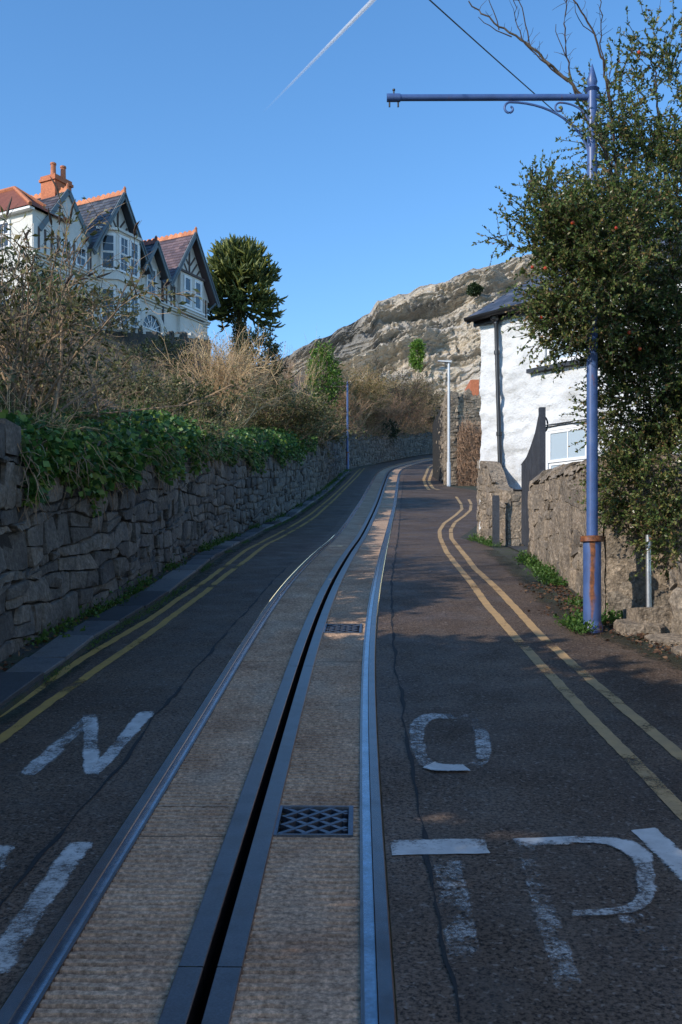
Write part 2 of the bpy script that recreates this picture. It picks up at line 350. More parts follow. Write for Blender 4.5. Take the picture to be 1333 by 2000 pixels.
o = lane('verge', M['verge'], lambda d: XRt(d)-.3, lambda d: XRt(d)+1.2, 5); tag(o, 'mossy dirt verge at the foot of the right walls', kind='structure')

def wh(d): return np.interp(d, [10, 18, 52, 56], [1.68, 1.95, 1.95, 1.7])
def bankz(X, d):                                    # left of the wall: retained bank rising to the house terrace
    s = np.maximum(XW(d)-X, 0); r = .42*np.minimum(s, 11)+.10*np.maximum(s-11, 0)
    return ZR(d)+wh(d)-.1+r-.35*np.exp(-s*2.)
mb = MB(); ss = np.concatenate([np.linspace(.3, 14, 46), np.linspace(15, 120, 22)]); db = np.concatenate([np.arange(-60, 6, 2.), np.arange(6, 60, .5), np.arange(60, 118, 2.)])
Xb = XW(db)[:, None]-ss[None]; Db = np.repeat(db[:, None], len(ss), 1)
Zb = bankz(Xb, Db)+.18*fbm(np.stack([Xb*.6, Db*.6, 0*Xb], -1), 3, 5)*(ss[None] > .6)
mb.grid(np.stack([Xb, Db, Zb], -1)[:, ::-1]); bank = mb.build('bank', M['soil'], smooth=True)
tag(bank, 'overgrown earth bank held up behind the left stone wall', kind='structure')
mb = MB(); ss = np.concatenate([np.linspace(1.2, 12, 20), np.linspace(14, 140, 20)]); Xb = XRt(db)[:, None]+ss[None]; Db = np.repeat(db[:, None], len(ss), 1)
mb.grid(np.stack([Xb, Db, ZR(Db)-.02+.02*np.minimum(ss[None], 10)*np.ones_like(Db)], -1)); tag(mb.build('ground', M['soil'], smooth=True), 'ground behind the right walls and cottage', kind='structure')
mb = MB(); gx = np.linspace(-320, 420, 75); gy = np.concatenate([np.linspace(101, 190, 30), np.linspace(200, 900, 20)]); GX, GY = np.meshgrid(gx, gy)
gz = np.interp(GY, [101, 118, 165, 190, 900], [12, 16, 28, 31, 60])+1.2*fbm(np.stack([GX*.03, GY*.03, 0*GX], -1), 4, 3)
mb.grid(np.stack([GX, GY, gz], -1)); tag(mb.build('hillside', M['grassland'], smooth=True), 'rough grass hillside below the cliff', kind='structure')
mb = MB(); mb.grid(A([[(-6000, -6000, -13), (6000, -6000, -13)], [(-6000, 6000, -13), (6000, 6000, -13)]], float)); tag(mb.build('ground', M['grassland']), 'low ground far around the hill', kind='structure')

# limestone headland
def cliffmat():
    m, nt, b, L = newmat('cliff_limestone')
    geo = nt.nodes.new('ShaderNodeNewGeometry'); pos = geo.outputs['Position']
    m1 = nt.nodes.new('ShaderNodeMapping'); m1.inputs['Rotation'].default_value = (0, .40, 0); L(pos, m1.inputs[0]); pos = m1.outputs[0]
    c = ramp(nt, noise(nt, .10, 8, .65, pos, (.45, 1, 2.6)), [(.35, .315, .265), (.52, .455, .375), (.78, .66, .51), (.62, .51, .385)], [.3, .42, .54, .72])
    c = mixc(nt, .6, c, ramp(nt, noise(nt, .8, 7, .75, pos, (.28, 1, 3.2)), [(.25,)*3, (.55,)*3, (.9,)*3], [.3, .5, .7]), 'OVERLAY')
    c = mixc(nt, ramp(nt, tintnode(nt), [(0,)*3, (.85,)*3], [.55, .95]), c, ramp(nt, noise(nt, .5, 6, .7), [(.16, .155, .145), (.29, .28, .265)], [.35, .65]))
    sep = nt.nodes.new('ShaderNodeSeparateXYZ'); L(geo.outputs['Normal'], sep.inputs[0])
    g = math_(nt, 'ADD', sep.outputs[2], math_(nt, 'MULTIPLY', noise(nt, .35, 6, .7), .7))
    c = mixc(nt, ramp(nt, g, [(0,)*3, (1,)*3], [1.0, 1.10]), c, ramp(nt, noise(nt, .8, 5, .7), [(.075, .06, .03), (.13, .115, .045), (.17, .13, .07)], [.3, .5, .7]))
    L(c, b.inputs['Base Color']); b.inputs['Roughness'].default_value = .95; b.inputs['Specular IOR Level'].default_value = .15
    L(bump(nt, noise(nt, .5, 9, .76, pos, (.3, 1, 3.2)), 1., 1.5), b.inputs['Normal']); return m
M['cliff'] = cliffmat()
nx, nv = 560, 400
cx = np.linspace(-75, 150, nx); v = np.linspace(0, 1, nv); CXX, V = np.meshgrid(cx, v)
sky_x = [-90,-60,-28,-12.9,-2,6.9,8.6,19.8,33,42.7,70,100,150]; sky_z = [30,38,50,58.8,64.5,68.6,72.0,75.4,80.0,82.4,88,93,97]
top = np.interp(CXX, sky_x, sky_z)+.9*fbm(np.stack([CXX*.16, 0*CXX, 0*CXX], -1), 4, 9)
zb = 24.
q3 = np.stack([CXX*.045, V*2.6, 0*V], -1)
tt = V*7.5+CXX*-.012+.75*fbm(q3, 4, 21); fl = np.floor(tt); fr = tt-fl
st = fl+np.where(fr < .62, fr*.28, .1736+(fr-.62)/.38*.8264)
st = (st-(st[0:1]))/(st[-1:]-st[0:1])
Yc = 172+63*(.72*st+.28*V); Zc = zb+(top-zb)*V
p3 = np.stack([CXX, Yc*.7, Zc*1.7], -1)
BV = V*46
X2 = CXX+7*fbm(np.stack([CXX*.07, BV*.09, 0*V], -1), 3, 35); B2 = BV+3.2*fbm(np.stack([CXX*.05+9, BV*.16, 0*V], -1), 3, 36)
def rdg(n_): return 1-2.6*np.abs(n_)
rough = 1.3*fbm(np.stack([X2*.04, B2*.10, 0*V], -1), 3, 31)+2.0*np.round(3.*fbm(np.stack([X2*.022, B2*.38, 0*V], -1), 3, 41))/3. \
    +1.2*np.round(3.*fbm(np.stack([X2*.06, B2*.95, 0*V], -1), 2, 44))/3.+.35*rdg(fbm(np.stack([X2*.22+B2*.1, B2*.2, 0*V], -1), 3, 42))+.30*rdg(fbm(np.stack([X2*.7-B2*.2, B2*.9, 0*V], -1), 3, 43))+.34*fbm(np.stack([X2*1.1+B2*.5, B2*1.9, 0*V], -1), 3, 53)
taper = np.clip((1-V)*14, 0, 1)
Yc = Yc-rough*(.35+.65*taper)*1.1; Zc = Zc+.45*rough*taper*np.clip(V*8, 0, 1)
mb = MB(); mb.grid(np.stack([CXX, Yc, Zc], -1), np.clip(V+.25*fbm(q3*2, 3, 61)-.12+(8-CXX)*.006, 0, 1).ravel())
xx = np.stack([cx, np.full(nx, 0.), np.full(nx, 0.)], -1)
back = np.stack([np.stack([cx, Yc[-1], Zc[-1]], -1), np.stack([cx, Yc[-1]+25, Zc[-1]+.5], -1), np.stack([cx, Yc[-1]+200, Zc[-1]-20], -1)], 0)
mb.grid(back, .8)
tag(mb.build('hill', M['cliff'], smooth='flat'), 'pale limestone headland with ledges under the blue sky', kind='structure')

# ------------------------------------------------------------------ tram track
trk = thing('tram_track', (float(XT(3.)), 3., float(ZR(3.))), 'steel street tram track with central cable slot set in ribbed concrete', 'tram track')
dT = np.concatenate([np.arange(-6, 30, .2), np.arange(30, 100, .5)])
def profile_strip(mb, prof, dv):                    # prof: list of (offset, height)
    v = np.stack([track(np.full(len(dv), o_), dv)+A([0, 0, h_]) for o_, h_ in prof], 1); mb.grid(v[:, ::1])
for sgn in (-1, 1):
    mb = MB(); g = sgn
    profile_strip(mb, [(g*.5335, -.016), (g*.5335, .007), (g*.537, .011), (g*.582, .011), (g*.587, .006), (g*.587, -.04)], dT)
    rl = mb.build('rail', M['rail'], trk); rl['label'] = 'left steel grooved rail' if sgn < 0 else 'right steel grooved rail with bright groove'
    mb = MB(); profile_strip(mb, [(g*.4955, -.016), (g*.5335, -.016)], dT); mb.build('groove', M['groove'], rl)
    mb = MB(); profile_strip(mb, [(g*.4955, -.016), (g*.4955, .005), (g*.4835, .005), (g*.4835, -.02)], dT); mb.build('guard_lip', M['rail'], rl)
    # cable slot plates, in lengths
    e = list(np.arange(-6, 40, 4.6))+[46, 55, 66, 80, 99]
    for a, b in zip(e[:-1], e[1:]):
        mb = MB(); dv = np.arange(a+.003, b-.003, .2 if b < 32 else .5); dv = np.append(dv, b-.003)
        profile_strip(mb, [(g*.021, -.06), (g*.021, .006), (g*.024, .009), (g*.101, .009), (g*.104, .006), (g*.104, -.05)], dv); mb.build('slot_plate', M['plate'], trk)
mb = MB(); profile_strip(mb, [(-.05, -.02), (-.05, -.35), (.05, -.35), (.05, -.02)], dT); mb.build('cable_slot', M['black'], trk)
G1 = (4.36, 4.74); G2 = (float(DY(1236)), float(DY(1236))+.40)
def concrete_panel(o0, o1, d0, d1, ribs):
    mb = MB(); nc = max(3, int((o1-o0)/.03)); ov = np.linspace(o0, o1, nc)
    if ribs:
        kk = np.arange(math.floor(d0/.05), math.ceil(d1/.05)); dv = (kk[:, None]*.05+A([0, .020, .025, .039, .045])[None]).ravel(); hv = np.tile(A([0, 0, -1., -1., 0]), len(kk)); ok = (dv > d0+.004) & (dv < d1-.004)
        dv = np.concatenate([[d0+.004], dv[ok], [d1-.004]]); hv = np.concatenate([[0], hv[ok], [0]])
    else: dv = np.linspace(d0+.004, d1-.004, max(4, int((d1-d0)/.3)))
    Q = np.stack([track(np.full(len(dv), oo), dv) for oo in ov], 1)
    D = Q[..., 1]; O = np.repeat(ov[None], len(dv), 0)
    if ribs:
        Q[..., 1] += .007*fbm(np.stack([O*9, dv[:, None]*5+0*O, 0*O], -1), 2, 4)
        amp = np.clip(.75+.8*fbm(np.stack([O*5, dv[:, None]*2.5+0*O, 0*O+3], -1), 3, 8), .1, 1.3)
        Q[..., 2] += (.014*hv[:, None]*amp+.0022*fbm(np.stack([O*28, dv[:, None]*28+0*O, 0*O], -1), 2, 14))
    Q[..., 2] -= .002
    mb.grid(Q); return mb.build('concrete_panel', M['concrete'], trk)
cuts = [-3, .6, G1[0], G1[1], 8, G2[0], G2[1], 14, 18, 22, 27, 33, 40, 50, 62, 78, 98]
for a, b in zip(cuts[:-1], cuts[1:]):
    rb = b <= 18.1
    concrete_panel(-.4835, -.104, a, b, rb)
    if a in (G1[0], G2[0]): concrete_panel(.445, .4835, a, b, rb)
    else: concrete_panel(.104, .4835, a, b, rb)
def grate(d0, d1, label):
    c = track(A(.275), A((d0+d1)/2)); t = thing('drain_grate', c-A([0, 0, .02]), label, 'grate', 'iron grates in the tram track')
    def q(o_, d_, h): return track(A(float(o_)), A(float(d_)))+A([0, 0, h])
    def bar(mb, p, r, wd, z0=-.025, z1=.006):
        d = nrm(A([r[0]-p[0], r[1]-p[1], 0.])); n = A([d[1], -d[0], 0])*wd/2
        up0, up1 = A([0, 0, z0]), A([0, 0, z1])
        mb.add([p-n+up0, p+n+up0, r+n+up0, r-n+up0, p-n+up1, p+n+up1, r+n+up1, r-n+up1], A([[3,2,1,0],[4,5,6,7],[0,1,5,4],[1,2,6,5],[2,3,7,6],[3,0,4,7]]))
    mb = MB(); o0, o1 = .108, .443
    for a, b in (((o0, d0), (o0, d1)), ((o1, d0), (o1, d1)), ((o0+.012, d0+.009), (o1-.012, d0+.009)), ((o0+.012, d1-.009), (o1-.012, d1-.009))):
        bar(mb, q(*a, 0), q(*b, 0), .022)
    mb.build('frame', M['grate'], t)
    for sg in (-1, 1):
        mb = MB(); wd, ht = o1-o0-.04, d1-d0-.04; dx = .105; n = 9
        for k in range(-n, n):
            xs = o0+.02+k*dx; L_ = []
            # clip the diagonal to the frame
            for tt_ in np.linspace(0, 1, 61):
                X_ = xs+sg*tt_*ht*1.0+(0 if sg > 0 else ht); 
                if o0+.02 <= X_ <= o1-.02: L_.append((X_, d0+.02+tt_*ht))
            if len(L_) > 3: bar(mb, q(*L_[0], 0), q(*L_[-1], 0), .026, -.02, .0045 if sg > 0 else .0035)
        mb.build('lattice_bar', M['grate'], t)
    mb = MB(); mb.add([q(o0, d0, -.05), q(o1, d0, -.05), q(o1, d1, -.05), q(o0, d1, -.05)], A([[0, 1, 2, 3]])); mb.build('drain_pit', M['verge'], t)
grate(*G1, 'blue-black iron lattice grate in line with the letter T'); grate(*G2, 'small iron lattice grate further up the track, beyond the letter O')
for py in (1071, 1015.5, 985, 944):                # thin steel ties across the concrete
    d = float(DY(py)); mb = MB(); profile_strip(mb, [(.106, .003), (.48, .003)], A([d-.03, d+.03])); mb.build('cross_tie', M['plate'], trk)

# seams, yellow lines, letters
def seamline(q, label):
    q = dense(q, .05, False); q = q+np.column_stack([.012*fbm(np.stack([q[:, 1]*3, q[:, 0]*0, q[:, 0]*0], -1), 3, 2), 0*q[:, 0]])
    wd = np.clip(.009+.007*fbm(np.stack([q[:, 1]*4, 0*q[:, 0], 0*q[:, 0]], -1), 3, 6), .002, .03)
    mb = MB(); mb.grid(ribbon(q, -wd, wd, .004)); tag(mb.build('road_seam', M['crack']), label, 'road seam')
seamline(SEAML, 'black cracked tar joint in the tarmac left of the track'); seamline(SEAMR, 'black cracked tar joint in the tarmac right of the track')
def yline(pts, wd, mat, label, dz=.004, group=None):
    q = path(pts, .06); j = fbm(np.stack([q[:, 1]*2.2, q[:, 0], 0*q[:, 0]], -1), 3, 12)
    mb = MB(); u = np.linspace(-1, 1, 5); t = nrm(np.gradient(q, axis=0)); n = np.stack([t[:, 1], -t[:, 0]], 1)
    e = .006*fbm(np.stack([q[:, 1]*9, q[:, 0]*9, 0*q[:, 0]], -1), 2, 77)
    v = np.stack([zxy(q+n*(uu*(wd/2)+e*uu)[:, None] if False else q+n*((uu*wd/2)+e)[:, None], dz) for uu in u], 1)
    mb.grid(v, np.clip(.62+.35*j, 0, 1).repeat(5)); tag(mb.build('yellow_line', mat), label, 'road marking', group)
YL_IN = [(-60,1487),(0,1446),(90,1377),(193.5,1305),(299,1233),(400,1158),(441,1124),(482.5,1094),(525,1061),(565,1041),(618,1008),(650,979),(672,957),(699,930),(712,915)]
YL_OUT = [(-60,1432),(0,1397),(31.5,1377),(157,1289),(299,1206),(400,1137),(441,1106),(482,1074),(522,1053),(555,1036),(609,1003),(650,969),(678,943),(704,916)]
yline(YL_IN, .075, M['yellow'], 'yellow no-parking line by the left wall, the one on the track side')
yline(YL_OUT, .07, M['yellow'], 'yellow no-parking line by the left wall, the one on the pavement side')
yline(YR_IN, .085, M['yellow_r'], 'worn yellow line past the cottage, the one on the track side')
yline(YR_OUT, .085, M['yellow_r'], 'worn yellow line past the cottage, the one on the blue pole side')
yline([(859.6,901),(838,913),(833,924.5),(828,936),(831.5,947.6),(838,956.6)], .12, M['yellow_r'], 'yellow line round the tall stone wall end, track side')
yline([(860,906),(848,914.6),(841.5,929),(838,941),(846,954),(858,956.8)], .12, M['yellow_r'], 'yellow line round the tall stone wall end, wall side')
M['moss'] = paintmat('moss', [(.022, .034, .010), (.035, .03, .02)], .40, .75, 9)
def moss(q, w0, w1, label):
    q = dense(q, .08, False); u = np.linspace(0, 1, 5); t = nrm(np.gradient(q, axis=0)); n = np.stack([t[:, 1], -t[:, 0]], 1); mb = MB()
    mb.grid(np.stack([zxy(q+n*(w0+(w1-w0)*uu), .003) for uu in u], 1), np.tile(A([.75, .7, .6, .45, .15]), len(q))); tag(mb.build('moss', M['moss']), label, 'moss', kind='stuff')
dv = np.arange(3, 48, .3); moss(np.column_stack([kerbx(dv), dv]), .0, .20, 'dark moss in the gutter beside the left slabs')
dv = np.arange(2.5, 17, .3); moss(np.column_stack([XRt(dv)-.3, dv]), .0, -.32, 'dark moss along the right edge of the tarmac')
def letter(polys, label, name='road_letter'):
    mb = MB()
    for poly, tn in polys:                          # each stroke: quad of photo points subdivided
        a, b, c, d = [R(*p) for p in poly]; n = 22; m = 7
        U, W = np.meshgrid(np.linspace(0, 1, n), np.linspace(0, 1, m), indexing='ij')
        q = a*((1-U)*(1-W))[..., None]+b*((1-U)*W)[..., None]+c*(U*W)[..., None]+d*(U*(1-W))[..., None]
        q = q+.006*np.stack([fbm(np.stack([q[..., 0]*14, q[..., 1]*14, 0*U], -1), 2, 3), fbm(np.stack([q[..., 0]*14, q[..., 1]*14, 0*U+5], -1), 2, 3)], -1)
        t0, t1 = tn if isinstance(tn, tuple) else (tn, tn)
        mb.grid(np.stack([q[..., 0], q[..., 1], ZR(q[..., 1])+.0045+.0004*len(mb.v)], -1), (t0*(1-U)+t1*U-.34*((W < .01)|(W > .99))-.2*((U < .01)|(U > .99))*(len(polys) < 4)+.12*fbm(np.stack([q[..., 0]*5, q[..., 1]*5, 0*U], -1), 2, 8)).ravel())
    tag(mb.build(name, M['white']), label, 'road marking', 'letters painted on the road')
letter([([(26,1516),(76,1516),(200,1396),(166,1396)], (.55, .38)), ([(163,1514),(200,1514),(192,1396),(158,1398)], (.72, .5)), ([(165,1515),(199,1515),(305,1391),(270,1391)], (.5, .75))], 'worn white letter N painted left of the track, whole')
def arc(cx_, cy_, rx, ry, wx, wy, a0, a1, n, tint):
    out = []
    th = np.radians(np.linspace(a0, a1, n+1))
    for k in range(n):
        sg = lambda v_, e_: math.copysign(abs(v_)**e_, v_); p = lambda t, s: (cx_+(rx+s*wx)*sg(math.cos(t), .62)-.12*(ry+s*wy)*sg(math.sin(t), .62), cy_-(ry+s*wy)*sg(math.sin(t), .62))
        out.append(([p(th[k], 0), p(th[k], -1), p(th[k+1], -1), p(th[k+1], 0)], tint(math.degrees((th[k]+th[k+1])/2))))
    return out
letter(arc(880, 1452, 82, 59, 36, 14, 0, 360, 28, lambda a: .78 if 235 < a < 285 else (.42 if 90 < a < 235 else .40)), 'faded white letter O painted right of the track')
letter([([(133,1648),(186,1645),(20,1905),(-60,1905)], (.7, .55)), ([(-60,1652),(30,1652),(10,1760),(-80,1760)], (.62, .4))], 'part of a white letter N running under the left rail')
letter([([(763,1642),(945,1639),(957,1668),(763,1672)], (.72, .98)), ([(836,1676),(908,1675),(985,1985),(880,1985)], (.38, .25))], 'white letter T whose crossbar is bright and stem worn away')
letter([([(1001,1640),(1130,1634),(1130,1650),(1005,1655)], (.95, .5)), ([(1001,1650),(1048,1650),(1170,1990),(1090,1990)], (.42, .25)), ]+arc(1125, 1715, 160, 81, 46, 15, 92, -92, 16, lambda a: .62 if a > 55 else (.68 if a > 15 else (.5 if a > -45 else .42)))+[
        ([(1200,1797),(1260,1790),(1420,1960),(1330,1985)], (.36, .22))], 'white letter R with its bowl half worn away')
letter([([(1234,1624),(1280,1618),(1400,1720),(1345,1740)], (.85, .6)), ([(1345,1740),(1400,1720),(1450,1850),(1380,1870)], (.5, .3))], 'white letter Y stroke beside the worn yellow line')

# ------------------------------------------------------------------ rubble walls
def voronoi(W, H, cw, ch, rg):
    rows = max(1, int(round(H/ch))); pts = []
    for r in range(rows):
        n = max(1, int(round(W/cw))); off = rg.random()
        for k in range(-1, n+1):
            pts.append(((k+off+.55*(rg.random()-.5))*W/n, (r+.5+.62*(rg.random()-.5))*H/rows))
    pts = A(pts); asp = cw/ch; q = pts*A([1/asp, 1]); cells = []
    for i in range(len(q)):
        poly = [(-.0, 0), (W/asp, 0), (W/asp, H), (0, H)]
        if not (-cw*.5 < pts[i, 0] < W+cw*.5): continue
        c = q[i]; poly = [(max(c[0]-2.2*ch, 0), max(0, c[1]-2*ch)), (min(c[0]+2.2*ch, W/asp), max(0, c[1]-2*ch)), (min(c[0]+2.2*ch, W/asp), min(H, c[1]+2*ch)), (max(c[0]-2.2*ch, 0), min(H, c[1]+2*ch))]
        dist = np.abs(q-c).max(1); nb = np.where((dist < 3.2*ch) & (dist > 1e-9))[0]
        for j in nb[np.argsort(dist[nb])]:
            mid = (q[j]+c)/2; nv_ = q[j]-c; new = []
            for a, b in zip(poly, poly[1:]+poly[:1]):
                da = (a[0]-mid[0])*nv_[0]+(a[1]-mid[1])*nv_[1]; dbb = (b[0]-mid[0])*nv_[0]+(b[1]-mid[1])*nv_[1]
                if da <= 0: new.append(a)
                if da*dbb < 0: t = da/(da-dbb); new.append((a[0]+t*(b[0]-a[0]), a[1]+t*(b[1]-a[1])))
            poly = new
            if len(poly) < 3: break
        if len(poly) < 3: continue
        p = A(poly)*A([asp, 1])
        if (p[:, 0].max()-p[:, 0].min()) < .05 or (p[:, 1].max()-p[:, 1].min()) < .04: continue
        cells.append(p)
    return cells
def squared(W, H, cw, ch, rg):                    # roughly coursed rubble: wavy beds, uneven lengths, some stones split
    ys = [0.]
    while ys[-1] < H-.1: ys.append(ys[-1]+ch*rg.uniform(.55, 1.5))
    ys = A(ys)*H/ys[-1]; ph = rg.uniform(0, 9, len(ys)); cells = []
    def bed(i, s): return ys[i]+(0 if i in (0, len(ys)-1) else .30*ch*math.sin(s*1.1+ph[i])+.42*ch*float(vnoise(A([s*2.3+ph[i]*7, i*3.1, 0]), 5)))
    for i in range(len(ys)-1):
        x = -rg.uniform(0, cw)
        while x < W:
            wd = cw*rg.uniform(.35, 1.75); x0, x1 = max(x, 0), min(x+wd, W); x += wd
            if x1-x0 < .06: continue
            sk0, sk1 = rg.normal(size=2)*.06
            def q(u, v_): return ((x0+sk0*(v_-.5))*(1-u)+(x1+sk1*(v_-.5))*u, bed(i, x0+(x1-x0)*u)*(1-v_)+bed(i+1, x0+(x1-x0)*u)*v_)
            hgt = ys[i+1]-ys[i]
            if hgt > .8*ch and rg.random() < .42:
                m_ = rg.uniform(.35, .65); t_ = rg.uniform(-.2, .2)
                cells.append(A([q(0, 0), q(1, 0), q(1, m_+t_), q(0, m_-t_)])); cells.append(A([q(0, m_-t_), q(1, m_+t_), q(1, 1), q(0, 1)]))
            else: cells.append(A([q(0, 0), q(.5, 0), q(1, 0), q(1, 1), q(.5, 1), q(0, 1)]))
    return [c for c in cells if (c[:, 1].max()-c[:, 1].min()) > .035]
def stone_local(poly, gap, dep, rg):                # polygon in wall plane -> verts (s,h,out), faces
    c = poly.mean(0); d = poly-c; r = np.linalg.norm(d, axis=1, keepdims=True)
    p = c+d*np.maximum(1-gap/np.maximum(r, 1e-6), .3)
    mid = (p+np.roll(p, -1, 0))/2; n = len(p)
    el = np.linalg.norm(np.roll(p, -1, 0)-p, axis=1)
    out = np.empty((2*n, 2)); out[0::2] = c+(p-c)*rg.uniform(.88, 1.0, (n, 1)); out[1::2] = c+(mid-c)*(1+.035*rg.normal(size=(n, 1)))
    m = 2*n; k = A([rg.uniform(.86, .95)]); tilt = rg.normal(size=2)*.07
    def dpt(xy, base): return base+((xy-c)@tilt)
    mid_ = c+(out-c)*k+rg.normal(size=(m, 2))*.004
    v = np.vstack([np.column_stack([out, np.full(m, -.04)]), np.column_stack([out, dpt(out, dep*.7)]), np.column_stack([mid_, dpt(mid_, dep)+rg.normal(size=m)*.007]), [[*(c+rg.normal(size=2)*.02), dep+rg.normal()*.010]]])
    i = np.arange(m); j = (i+1) % m
    f4 = np.vstack([np.column_stack([i, j, m+j, m+i]), np.column_stack([m+i, m+j, 2*m+j, 2*m+i])]); f3 = np.column_stack([2*m+i, 2*m+j, np.full(m, 3*m)])
    return v, [f4, f3]
def rubble(wall, cells, mapper, mat, gap, d0, d1, limit, rg, score=None):
    items = []
    for p in cells:
        v, f = stone_local(p, gap, rg.uniform(d0, d1), rg); wv = mapper(v); items.append((wv, f, rg.random()))
    sc = A([score(w_[0]) for w_ in items]) if score else np.arange(len(items))*-1.
    order = np.argsort(-sc); rest = MB()
    for n_, k in enumerate(order):
        wv, f, t = items[k]
        if n_ < limit: mb = MB(); mb.add(wv, f, t); mb.build('stone', mat, wall, origin=wv.mean(0))
        else: rest.add(wv, f, t)
    if rest.n: tag(rest.build('stones', mat, wall), kind='stuff')
def seen(wv):                                       # how large a stone shows from the camera
    c = wv.mean(0)
    if c[1] < 1: return -1
    px, py = CX+F*c[0]/c[1], HZ-F*(c[2]-CAMZ)/c[1]
    return 1e4/(c[1]**2) if (-40 < px < 1373 and py < 2040) else -c[1]
def wall_along(name, label, q, H, thick, mat, mort, cw, ch, gap, d0, d1, side, limit=300, body_from=None, cap=True, batter=.0, seed=1, tops=None, base=None, pattern=None, smear=0):
    """q: plan polyline; side +1: stones on the right of travel; H: height(s) callable"""
    rg = np.random.default_rng(seed); q = dense(q, .1, False); L_ = np.concatenate([[0], np.cumsum(np.linalg.norm(np.diff(q, axis=0), axis=1))])
    t = nrm(np.gradient(q, axis=0)); n = side*np.stack([t[:, 1], -t[:, 0]], 1)
    bz = (base or ZR)(q[:, 1])
    wall = thing(name, (q[len(q)//2, 0], q[len(q)//2, 1], bz[len(q)//2]), label, 'wall')
    def at(s): return np.stack([np.interp(s, L_, q[:, 0]), np.interp(s, L_, q[:, 1])], -1), np.stack([np.interp(s, L_, n[:, 0]), np.interp(s, L_, n[:, 1])], -1), np.interp(s, L_, bz)
    def mapper(v):
        p, nn, z = at(v[:, 0]); o_ = v[:, 2]-batter*v[:, 1]
        return np.column_stack([p+nn*o_[:, None], z+v[:, 1]])
    Hs = np.vectorize(H)(L_); mb = MB()
    prof = [(-.3, .0), (None, .0), (None, -thick), (-.3, -thick)]; cols = []
    for h_, o_ in prof:
        hh = Hs if h_ is None else np.full(len(L_), h_)
        cols.append(np.column_stack([q+n*(o_-batter*np.maximum(hh, 0))[:, None], bz+hh]))
    v = np.stack(cols, 1); mb.grid(v if side > 0 else v[:, ::-1])
    for e in (0, -1): mb.add(v[e], A([[0, 1, 2, 3]]))
    mb.build('wall_core', mort, wall)
    if smear:
        su = np.linspace(0, L_[-1], max(4, int(L_[-1]/.05))); hu = np.linspace(0, 1, 30); SU, HU = np.meshgrid(su, hu); HH = HU*np.vectorize(H)(SU)
        nz = smear*(.25+fbm(np.stack([SU*2.4, HH*2.4, 0*SU+seed], -1), 4, seed)); mv = mapper(np.column_stack([SU.ravel(), HH.ravel(), nz.ravel()+.004])).reshape(SU.shape+(3,)); mb = MB(); mb.grid(mv); mb.build('mortar_face', mort, wall, smooth=True)
    cells = (pattern or voronoi)(L_[-1], float(Hs.max()), cw, ch, rg)
    cc = []
    for p in cells:
        hm = H(p[:, 0].mean())
        if p[:, 1].mean() < hm: p = p.copy(); p[:, 1] = np.minimum(p[:, 1], hm); cc.append(p)
    rubble(wall, cc, mapper, mat, gap, d0, d1, limit, rg, seen)
    return wall, mapper, L_[-1], Hs
# left retaining wall
dl = np.concatenate([np.arange(2, 56, .5), np.arange(56, 92, 2.)]); qL = np.column_stack([XW(dl), dl])
def HL(s): return float(wh(s+2))+.06*math.sin(s*.9)+.05*math.sin(s*2.3+1)
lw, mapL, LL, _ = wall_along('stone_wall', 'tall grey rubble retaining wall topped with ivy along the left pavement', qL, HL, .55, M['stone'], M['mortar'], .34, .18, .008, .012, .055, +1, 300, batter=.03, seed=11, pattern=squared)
mb = MB(); dv = np.arange(-60, 2.01, 2.); mb.grid(np.stack([np.column_stack([XW(dv)-.02, dv, ZR(dv)-.3]), np.column_stack([XW(dv)-.05, dv, ZR(dv)+1.68]), np.column_stack([XW(dv)-.6, dv, ZR(dv)+1.68])], 1)); mb.build('wall_core', M['stone'], lw)
for k, (a, b, hh) in enumerate([(7.05, 7.5, .25), (7.52, 7.93, .27), (7.95, 8.35, .26), (6.3, 7.03, .24)]):   # upright cap stones at the near end
    rg = np.random.default_rng(90+k); c0 = A([XW((a+b)/2)-.30, (a+b)/2, ZR((a+b)/2)+1.66+hh/2])
    mb = MB(); bx_ = MB(); mb.box(c0, (.30, (b-a)/2-.008, hh/2), tint=rg.random()); v = mb.v[0]; v += rg.normal(size=v.shape)*.018
    mb.build('cap_stone', M['stone'], lw, origin=c0)
